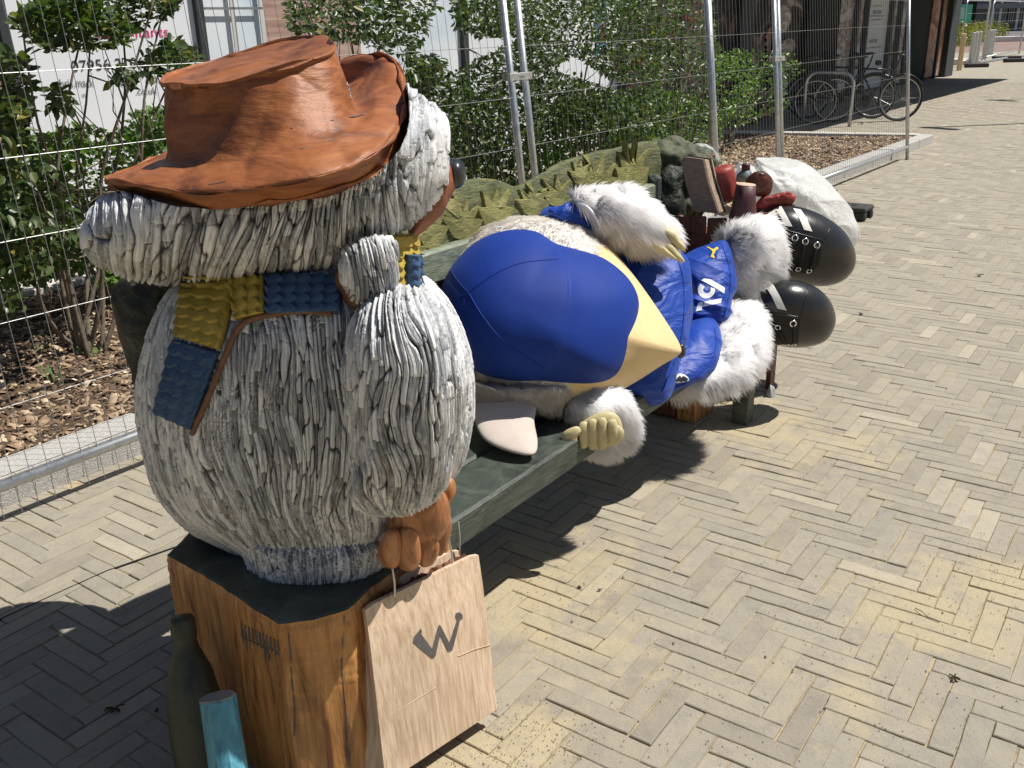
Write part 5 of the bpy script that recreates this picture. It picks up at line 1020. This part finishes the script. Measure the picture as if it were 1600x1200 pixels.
# lower arm hanging over the seat edge, gloved hand curled
la = Blob([(888, 625), (925, 616), (960, 618), (984, 640), (988, 668), (972, 695), (940, 706), (910, 700), (896, 675), (884, 650)], 2.72, .07, .09, ex=.85); la.mesh('lower_arm', M['furbase'], cos_); hairs('cuff_fur', la, 11000, .045, (.5, 0, -.35), clump=16, spread=.9, lift=.8)
gp = [Blob([(900, 672), (915, 655), (940, 644), (960, 645), (972, 662), (970, 685), (955, 697), (925, 702), (905, 698)], 2.62, .03, .035, ex=.75)]
for k, (x, y, h_) in enumerate(((912, 682, 20), (926, 681, 23), (941, 680, 24), (957, 677, 19))): gp.append(Blob([(x-7, y-h_), (x+4, y-h_-3), (x+9, y-h_+10), (x+10, y+6), (x+6, y+h_-4), (x-3, y+h_-1), (x-8, y+h_-10), (x-8, y-4)], 2.575-.002*k, .020, .025, ex=.8))
gp.append(Blob([(876, 690), (878, 678), (888, 670), (902, 666), (908, 674), (903, 682), (900, 694), (888, 698), (879, 697)], 2.56, .018, .02, ex=.8))
gp.append(Blob([(953, 668), (965, 664), (975, 674), (970, 690), (956, 698), (948, 690)], 2.57, .016, .02, ex=.8))
joinmesh('glove', [(b.grid(60, 20, 10), np.ones((30, 60))) for b in gp], M['glove'], cos_)
# boots
def boot(ol, Y, D1, stripes, eyes1, eyes2, tongue, toe, label):
    B = Blob(ol, Y, D1, .15, ex=.85); me = B.mesh('boot', M['leather'], cos_, nu=200, n1=80, n2=24)
    for st in stripes: polymesh('stripe', st, lambda u, v: B.pt(u, v, .0025), M['whitevinyl'], me, sub=5)
    polymesh('lace_panel', tongue, lambda u, v: B.pt(u, v, .0015), M['matblack'], me, sub=6)
    for x, y, r_ in eyes1+eyes2:
        c = B.pt(x, y, .003); 
        if c is None: continue
        n_ = (B.pt(x, y, .013)-c); n_ /= np.linalg.norm(n_); e1 = np.cross(n_, Z3); e1 /= np.linalg.norm(e1); e2 = np.cross(n_, e1); m = MB(); m.tube([c+(e1*math.cos(t)+e2*math.sin(t))*r_ for t in np.linspace(0, 6.283, 18, endpoint=False)], r_*.32, 6, closed=True); m.build('eyelet', M['chrome'], me, True)
    for (x, y, _), (x2, y2, _) in zip(eyes1, eyes2):
        P = [B.pt(x, y, .002)]+[B.pt(x+(x2-x)*f, y+(y2-y)*f, .010) for f in (.25, .5, .75)]+[B.pt(x2, y2, .002)]; P = [p for p in P if p is not None]
        if len(P) > 2: m = MB(); m.tube(P, .004, 6); m.build('lace', M['matblack'], me, True)
    for pts in toe:
        P = [B.pt(x, y, .0008) for x, y in cat1(np.array(pts, float), 40, False)]; P = [p for p in P if p is not None]; m = MB(); m.tube(P, .0018, 5, False); m.build('boot_seam', M['leather'], me, True)
    return B
boot([(1192, 350), (1200, 332), (1222, 322), (1252, 324), (1288, 338), (1320, 362), (1336, 392), (1335, 418), (1318, 438), (1290, 447), (1258, 445), (1225, 436), (1204, 420), (1194, 385)], 4.12, .17,
     [[(1209, 324), (1221, 323), (1229, 337), (1238, 354), (1226, 353), (1219, 338)], [(1239, 326), (1251, 328), (1260, 342), (1269, 362), (1256, 359), (1249, 342)]],
     [(1242, 371.5, .012), (1258, 377, .012), (1276, 383, .012)], [(1232, 412, .010), (1247, 420, .010), (1264, 423, .010)], [(1216, 360), (1234, 366), (1262, 374), (1284, 385), (1280, 412), (1268, 428), (1240, 424), (1216, 408)],
     [[(1288, 376), (1296, 358), (1303, 348)], [(1216, 356), (1245, 364), (1288, 376)]], '')
boot([(1180, 478), (1190, 455), (1212, 441), (1240, 437), (1272, 447), (1296, 468), (1306, 496), (1300, 520), (1284, 536), (1252, 543), (1222, 541), (1198, 530), (1188, 505)], 3.78, .15,
     [[(1178, 468), (1186, 458), (1196, 479), (1183, 478)], [(1197, 448), (1208, 444), (1218, 462), (1229, 485), (1215, 482), (1206, 463)]],
     [(1203, 497, .012), (1239, 505, .012), (1215.5, 511, .010)], [(1222, 538, .009), (1240, 538, .009), (1230, 538, .009)], [(1192, 490), (1215, 493), (1250, 500), (1248, 536), (1222, 540), (1198, 528)],
     [[(1263, 444), (1258, 470), (1250, 500), (1248, 538)], [(1192, 486), (1220, 490), (1251, 496)]], '')
# prints on the shorts
def c5(l): return [(960+x/4, 200+y/4) for x, y in l]
def c6(l): return [(960+x/4, 380+y/4) for x, y in l]
po = lambda B, o=.004: (lambda u, v: B.pt(u, v, o))
suG = BVHTree.FromPolygons([tuple(v) for v in su.G.reshape(-1, 3)], [tuple(f) for f in gridfaces(*su.G.shape[:2])]); slG = BVHTree.FromPolygons([tuple(v) for v in sl_.G.reshape(-1, 3)], [tuple(f) for f in gridfaces(*sl_.G.shape[:2])])
fsu = lambda u, v: on(suG, u, v, .003); fsl = lambda u, v: on(slG, u, v, .003)
polymesh('print_bar', c5([(543, 952), (560, 940), (598, 944), (645, 970), (690, 998), (686, 1034), (640, 1004), (590, 976)]), fsu, M['print'], cos_, sub=4)
arc = [(575+52*math.cos(t), 1012+52*math.sin(t)) for t in np.linspace(-2.3, -5.9, 22)][::1]; inn = [(578+22*math.cos(t), 1012+20*math.sin(t)) for t in np.linspace(-5.9, -2.3, 18)]
polymesh('print_ring', c5([(536, 972)]+[(575+54*math.cos(t), 1012+52*math.sin(t)) for t in np.linspace(math.pi*1.2, .15, 20)]+[(630, 1005), (603, 996)]+[(578+23*math.cos(t), 1012+21*math.sin(t)) for t in np.linspace(.1, math.pi*1.35, 16)]), fsu, M['print'], cos_, sub=4)
polymesh('print_dot', c5([(508, 1146), (526, 1090), (556, 1084), (545, 1138)]), fsu, M['print'], cos_, sub=4)
polymesh('print_foot', c5([(553, 1118), (562, 1086), (672, 1064), (664, 1092)]), fsu, M['print'], cos_, sub=4)
polymesh('leaping_cat_print', c5([(574, 741), (590, 742), (606, 752), (622, 756), (632, 748), (640, 742), (652, 750), (644, 758), (634, 764), (628, 780), (620, 790), (626, 804), (628, 812), (618, 812), (614, 796), (610, 806), (602, 808), (604, 796), (612, 782), (612, 768), (600, 757), (586, 748)]), fsu, M['yprint'], cos_, sub=3)
polymesh('crest_shield', c6([(368, 874), (374, 848), (394, 820), (412, 814), (440, 820), (462, 838), (468, 858), (440, 868), (404, 874)]), fsl, M['print'], cos_, sub=4)
fs2 = lambda u, v: on(slG, u, v, .005)
for pl in ([(380, 868), (386, 850), (400, 862), (396, 838), (408, 852), (410, 826), (420, 840), (430, 828), (432, 850), (448, 838), (442, 856), (462, 850), (448, 866), (430, 862), (418, 870), (404, 862)],): polymesh('crest_eagle', c6(pl), fs2, M['ink'], cos_, sub=4)

# ============================================================ BOOKS, POTS AND RUBBISH CARVED AT THE FAR END, SHEET
crate = empty('slatted_crate', bp(.2, -.35), label='dark red slatted wooden box at the far end of the bench holding carved objects', cat='crate')
yc = 4.12
for k, (x0, x1, yt) in enumerate(((1060, 1078, 334), (1079, 1104, 336), (1106, 1136, 339), (1138, 1180, 340), (1182, 1212, 330))):
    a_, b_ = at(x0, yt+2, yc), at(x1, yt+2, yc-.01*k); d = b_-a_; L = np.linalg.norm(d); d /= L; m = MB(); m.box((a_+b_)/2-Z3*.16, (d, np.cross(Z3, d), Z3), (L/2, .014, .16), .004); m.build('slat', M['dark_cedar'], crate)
q = at(1135, 372, yc+.17); m = MB(); m.box(q, (AB, NB, Z3), (.17, .15, .02), .003); m.build('floor', M['dark_cedar'], crate)
m = MB(); a_, b_ = at(1066, 338, yc-.018), at(1178, 342, yc-.03); d = (b_-a_)/np.linalg.norm(b_-a_); m.box((a_+b_)/2-Z3*.10, (d, np.cross(Z3, d), Z3), (np.linalg.norm(b_-a_)/2, .012, .02), .003); m.build('rail', M['dark_cedar'], crate)
# book: cover boards with pages between
t = empty('carved_book', at(1100, 300, 4.1), label='large brown carved book standing open at the top of the slatted box', cat='book')
def slab(pxl, Y0, dv, th, mat, nm, parent, off=0.):
    P = P3(pxl, Y0)+dv*off; Q = P+dv*th; n = len(P); mesh(nm, np.concatenate([P, Q]), [tuple(range(n-1, -1, -1)), tuple(range(n, 2*n))]+[(i, (i+1) % n, n+(i+1) % n, n+i) for i in range(n)], M[mat], parent)
dv = np.array([.85, .5, 0.]); 
slab([(1064, 250), (1070, 245), (1098, 249), (1106, 285), (1122, 334), (1085, 330), (1072, 290)], 4.06, dv, .012, 'bookcover', 'cover', t)
slab([(1066, 251), (1071, 247), (1098, 251), (1106, 286), (1121, 332), (1086, 328), (1073, 290)], 4.06, dv, .022, 'endgrain', 'pages', t, .0125)
slab([(1065, 250), (1070, 245), (1099, 249), (1107, 285), (1122, 333), (1086, 330), (1073, 290)], 4.06, dv, .010, 'blackwood', 'spine_gap', t, .035)
slab([(1066, 251), (1071, 247), (1098, 251), (1106, 286), (1121, 333), (1086, 329), (1073, 290)], 4.06, dv, .010, 'endgrain', 'back_cover', t, .0455)
t = empty('red_carved_book', at(1105, 258, 4.3), label='red carved block standing behind the brown book', cat='carving'); slab([(1092, 245), (1117, 243), (1121, 280), (1098, 300)], 4.3, np.array([0, 1., 0]), .06, 'red', 'block', t)
tag(revobj('red_pot', at(1135, 312, 4.14), at(1124, 262, 4.14)-at(1135, 312, 4.14), [(-.002, .001), (0, .038), (.004, .050), (.02, .053), (.08, .058), (.125, .060), (.142, .052), (.147, .02), (.147, .001)], M['red'], n=32, wob=.015), 'bright red rounded pot lying among the carved objects', 'pot')
ct = empty('plum_cup', at(1162, 340, 4.0), label='plum coloured upturned beaker with bare wood base on the slatted box', cat='cup')
q0 = at(1160, 341, 4.0); ax = at(1166, 288, 4.0)-q0; La = np.linalg.norm(ax); revobj('body', q0, ax, [(0, .058), (.01, .058), (La*.5, .048), (La-.002, .041)], M['plum'], ct, n=32, wob=.01); revobj('base', q0+ax/La*(La-.002), ax, [(0, .041), (.003, .038), (.0035, .001)], M['endgrain'], ct, n=32)
Bc = Blob([(1166, 280), (1176, 270), (1190, 267), (1203, 274), (1207, 288), (1204, 300), (1194, 308), (1180, 306), (1168, 295)], 4.15, .035, .06, ex=.7); tag(Bc.mesh('burnt_wood_cap', M['amber'], disp=blobnoise(.004, 25)), 'glossy burnt brown carved cap between the plum cup and the white sheet', 'carving')
t = empty('grey_blue_bottle', at(1163, 290, 4.3), label='grey-blue carved bottle with dark red stopper behind the plum cup', cat='bottle'); q0 = at(1163, 292, 4.3)
revobj('body', q0, (.02, 0, 1), [(-.03, .036), (.04, .040), (.055, .037), (.07, .022), (.075, .018)], M['greyblue'], t, n=28); revobj('stopper', q0, (.02, 0, 1), [(.075, .017), (.078, .019), (.10, .019), (.104, .015), (.1045, .001)], M['plum'], t, n=20)
t = empty('folded_red_parcel', at(1210, 318, 4.1), label='folded red carved parcel above the upper boot', cat='carving')
Blob([(1180, 318), (1192, 308), (1215, 303), (1232, 298), (1243, 306), (1240, 316), (1228, 322), (1205, 324), (1184, 326)], 4.14, .03, .06, ex=.6).mesh('lid', M['red'], t, disp=blobnoise(.006, 22)); Blob([(1180, 326), (1205, 321), (1238, 318), (1240, 324), (1225, 332), (1195, 336), (1180, 334)], 4.15, .03, .05, ex=.6).mesh('side', M['plum'], t)
m = MB(); q0 = at(1155, 296, 4.25); m.box(q0, (AB, NB, Z3), (.05, .06, .03), .004); tag(m.build('pale_wood_offcut', M['endgrain']), 'pale bare wood block between the red pot and the plum cup', 'wood block')
tag(Blob([(1120, 324), (1135, 316), (1150, 310), (1150, 322), (1140, 334), (1125, 336)], 4.1, .02, .03).mesh('wood_chips', M['endgrain'], disp=blobnoise(.01, 40)), 'pile of pale wood chips between the book and the plum cup', 'wood chips')
sh = Blob([(1150, 262), (1180, 258), (1184, 250), (1200, 250), (1222, 250), (1240, 256), (1268, 266), (1292, 284), (1308, 306), (1322, 334), (1334, 362), (1328, 385), (1295, 405), (1230, 410), (1180, 390), (1150, 330)], 5.6, .30, .30, ctr=(1235, 320), ex=.9)
Tq = at(1183, 254, 5.35)
def crumple(G):
    v = G-Tq; a = np.arctan2(v[..., 2], v[..., 0]); r_ = np.linalg.norm(v, axis=-1); q = np.stack([a*3.4, r_*1.3, G[..., 1]*1.2], -1); n = pn(q+.5*pn(G*2.4)[..., None]); n2 = pn(G*5.5+1.2*pn(G*3)[..., None])
    return .038*(1-np.abs(n)*3.0)*np.clip(r_*1.6, .25, 1)+.004*(1-np.abs(n2)*3), np.zeros(G.shape[:2])
tag(sh.mesh('plastic_sheet', M['plastic'], disp=crumple, nu=300, n1=140, n2=40), 'crumpled translucent white plastic sheet bundled behind the bench end', 'plastic sheet')
# ============================================================ SHRUBS BEHIND THE FENCE
def shrub(label, polys, base_px, pb, leafmat, size, n, prange, gap=.0, stems=6, asp=.55, fr=2.6):
    s0 = (fpx(base_px, 100, pb)-KL)@AF; B0 = fp(s0, pb, .06); t = empty('shrub', B0, label=label, cat='shrub', group='shrubs in the bark bed behind the fence'); C = []
    for poly, k in polys:
        P_ = np.array(poly, float); lo, hi = P_.min(0), P_.max(0); m_ = int(n*k); q = rng.uniform(lo, hi, (m_*6, 2)); q = q[inpoly(q, [tuple(a) for a in poly])][:m_*3]
        pp = rng.uniform(*prange, len(q)); W = np.array([fpx(x, y, p) for (x, y), p in zip(q, pp)]); W = W[W[:, 2] > .10]; dn = pn(W*fr+pb)+.45*pn(W*fr*2.4); W = W[dn+rng.normal(0, .10, len(W)) > gap][:m_]; C.append(W)
    C = np.concatenate(C); n = len(C); r = rng
    out = C-np.array([B0[0], B0[1], C[:, 2].mean()]); out /= np.linalg.norm(out, axis=1)[:, None]
    U = r.normal(0, 1, (n, 3))*np.array([1, 1, .55])+out*.8+[0, 0, -.15]; U /= np.linalg.norm(U, axis=1)[:, None]; Nn = r.normal(0, .55, (n, 3))+[0.35, -.15, .9]; Wd = np.cross(U, Nn); Wd /= np.linalg.norm(Wd, axis=1)[:, None]; Nn = np.cross(Wd, U)
    L = (size*r.uniform(.55, 1.25, n))[:, None]; w_ = L*asp*r.uniform(.8, 1.1, n)[:, None]*.5; dz = Nn*L*.10; cu = Nn*L*r.uniform(-.18, .05, n)[:, None]
    V = np.stack([C, C+U*L*.30+Wd*w_*.9+dz, C+U*L*.68+Wd*w_*.85+dz+cu*.5, C+U*L+cu, C+U*L*.68-Wd*w_*.85+dz+cu*.5, C+U*L*.30-Wd*w_*.9+dz], 1).reshape(-1, 3)
    q = np.array([[0, 1, 2, 3], [0, 3, 4, 5]]); Fc = (np.arange(n)[:, None, None]*6+q[None]).reshape(-1, 4); rv = np.clip(r.beta(2.2, 2.2, n)+.25*pn(C*4), 0, 1); rv[r.uniform(0, 1, n) < .012] = 1.
    mesh('foliage', V, Fc, M[leafmat], t, attr={'rv': np.repeat(rv, 6)}, kind='stuff')
    for k in range(stems):
        a = C[r.integers(n)]; b = B0+np.array([r.normal(0, .05), r.normal(0, .05), 0]); mid = (a*.45+b*.55)+r.normal(0, .05, 3)+[0, 0, .1]; P = cat1(np.array([b, (b+mid)/2+r.normal(0, .03, 3), mid, (mid+a)/2+r.normal(0, .03, 3), a]), 16, False); m = MB(); m.tube(P, np.linspace(.013, .0035, 16), 6); 
        for _ in range(7):
            i = r.integers(5, 15); e = C[np.argsort(((C-P[i])**2).sum(1))[r.integers(3, 40)]]; m.tube([P[i], (P[i]+e)/2+r.normal(0, .02, 3), e], [.005, .0035, .002], 5)
        m.build('stem', M['bark'], t, True)
    return t
shrub('dark leaved shrub reaching over the white poster at the top left', [([(20, 30), (60, 0), (130, -30), (300, -30), (262, 30), (222, 44), (200, 66), (165, 78), (110, 84), (70, 80), (35, 58)], 1.), ([(0, 75), (38, 90), (55, 130), (48, 180), (35, 240), (0, 240)], .35), ([(225, 80), (262, 62), (312, 88), (285, 118), (240, 122), (215, 100)], .22), ([(75, 130), (112, 140), (120, 180), (80, 170)], .1), ([(180, 100), (215, 118), (200, 140), (170, 128)], .06), ([(0, 230), (70, 230), (110, 300), (130, 380), (60, 440), (-40, 400)], .55), ([(0, 430), (35, 450), (40, 480), (0, 490)], .05)], 45, -1.15, 'leafd', .062, 1500, (-1.5, -.75), -.12, 9)
shrub('bright green hedge shrub low behind the left fence panel', [([(0, 250), (60, 212), (120, 196), (180, 204), (262, 190), (300, 200), (300, 330), (180, 330), (140, 420), (60, 440), (0, 440)], 1.), ([(200, 178), (262, 168), (262, 240), (200, 240)], .08), ([(150, 405), (215, 420), (200, 445), (150, 440)], .05)], 120, -1.9, 'leafl', .045, 5200, (-2.35, -1.45), -.25, 6, asp=.8)
shrub('dark leaved shrub just above the hat crown', [([(450, 0), (480, -30), (700, -30), (672, 30), (660, 60), (640, 90), (610, 84), (560, 66), (500, 55), (455, 50)], 1.), ([(630, 80), (690, 90), (700, 130), (660, 150), (630, 130)], .25)], 560, -1.5, 'leafd', .062, 1700, (-2.0, -1.0), -.2, 8)
shrub('mixed green shrub between the hat and the double fence post', [([(640, 110), (700, 120), (790, 70), (830, 60), (840, 290), (700, 290), (640, 180)], 1.), ([(700, -20), (800, -20), (815, 60), (750, 60), (712, 40)], .35)], 740, -1.7, 'leafd', .055, 5200, (-2.4, -1.0), -.26, 10)
shrub('bright green low growth below the mixed shrub', [([(690, 150), (840, 140), (850, 300), (690, 290)], 1.)], 770, -2.0, 'leafl', .045, 2600, (-2.35, -1.6), -.2, 6, asp=.75)
shrub('tall loose shrub right of the double fence post', [([(815, -20), (1010, -20), (1040, 60), (1030, 130), (970, 130), (900, 90), (850, 110), (826, 90)], 1.), ([(820, 95), (870, 110), (960, 140), (1030, 130), (1040, 200), (830, 210)], .7)], 920, -1.6, 'leafd', .055, 5600, (-2.3, -.9), -.22, 10)
shrub('dense green hedge shrub behind the carved backrest', [([(822, 190), (880, 150), (1000, 150), (1060, 140), (1110, 160), (1130, 215), (1060, 230), (900, 270), (835, 300)], 1.)], 960, -2.0, 'leafl', .050, 6500, (-2.4, -1.3), -.28, 12, asp=.7)
shrub('airy shrub left of the round middle fence post', [([(985, -20), (1110, -20), (1125, 90), (1110, 180), (1030, 170), (1000, 90)], 1.)], 1060, -1.8, 'leafd', .055, 3000, (-2.4, -1.2), -.10, 8)
shrub('last small shrub at the edge of the open bark bed', [([(1105, 90), (1150, 80), (1240, 82), (1255, 110), (1225, 135), (1232, 165), (1180, 190), (1120, 200), (1100, 150)], 1.)], 1135, -1.9, 'leafl', .058, 2300, (-2.35, -1.4), .0, 8, asp=.5)
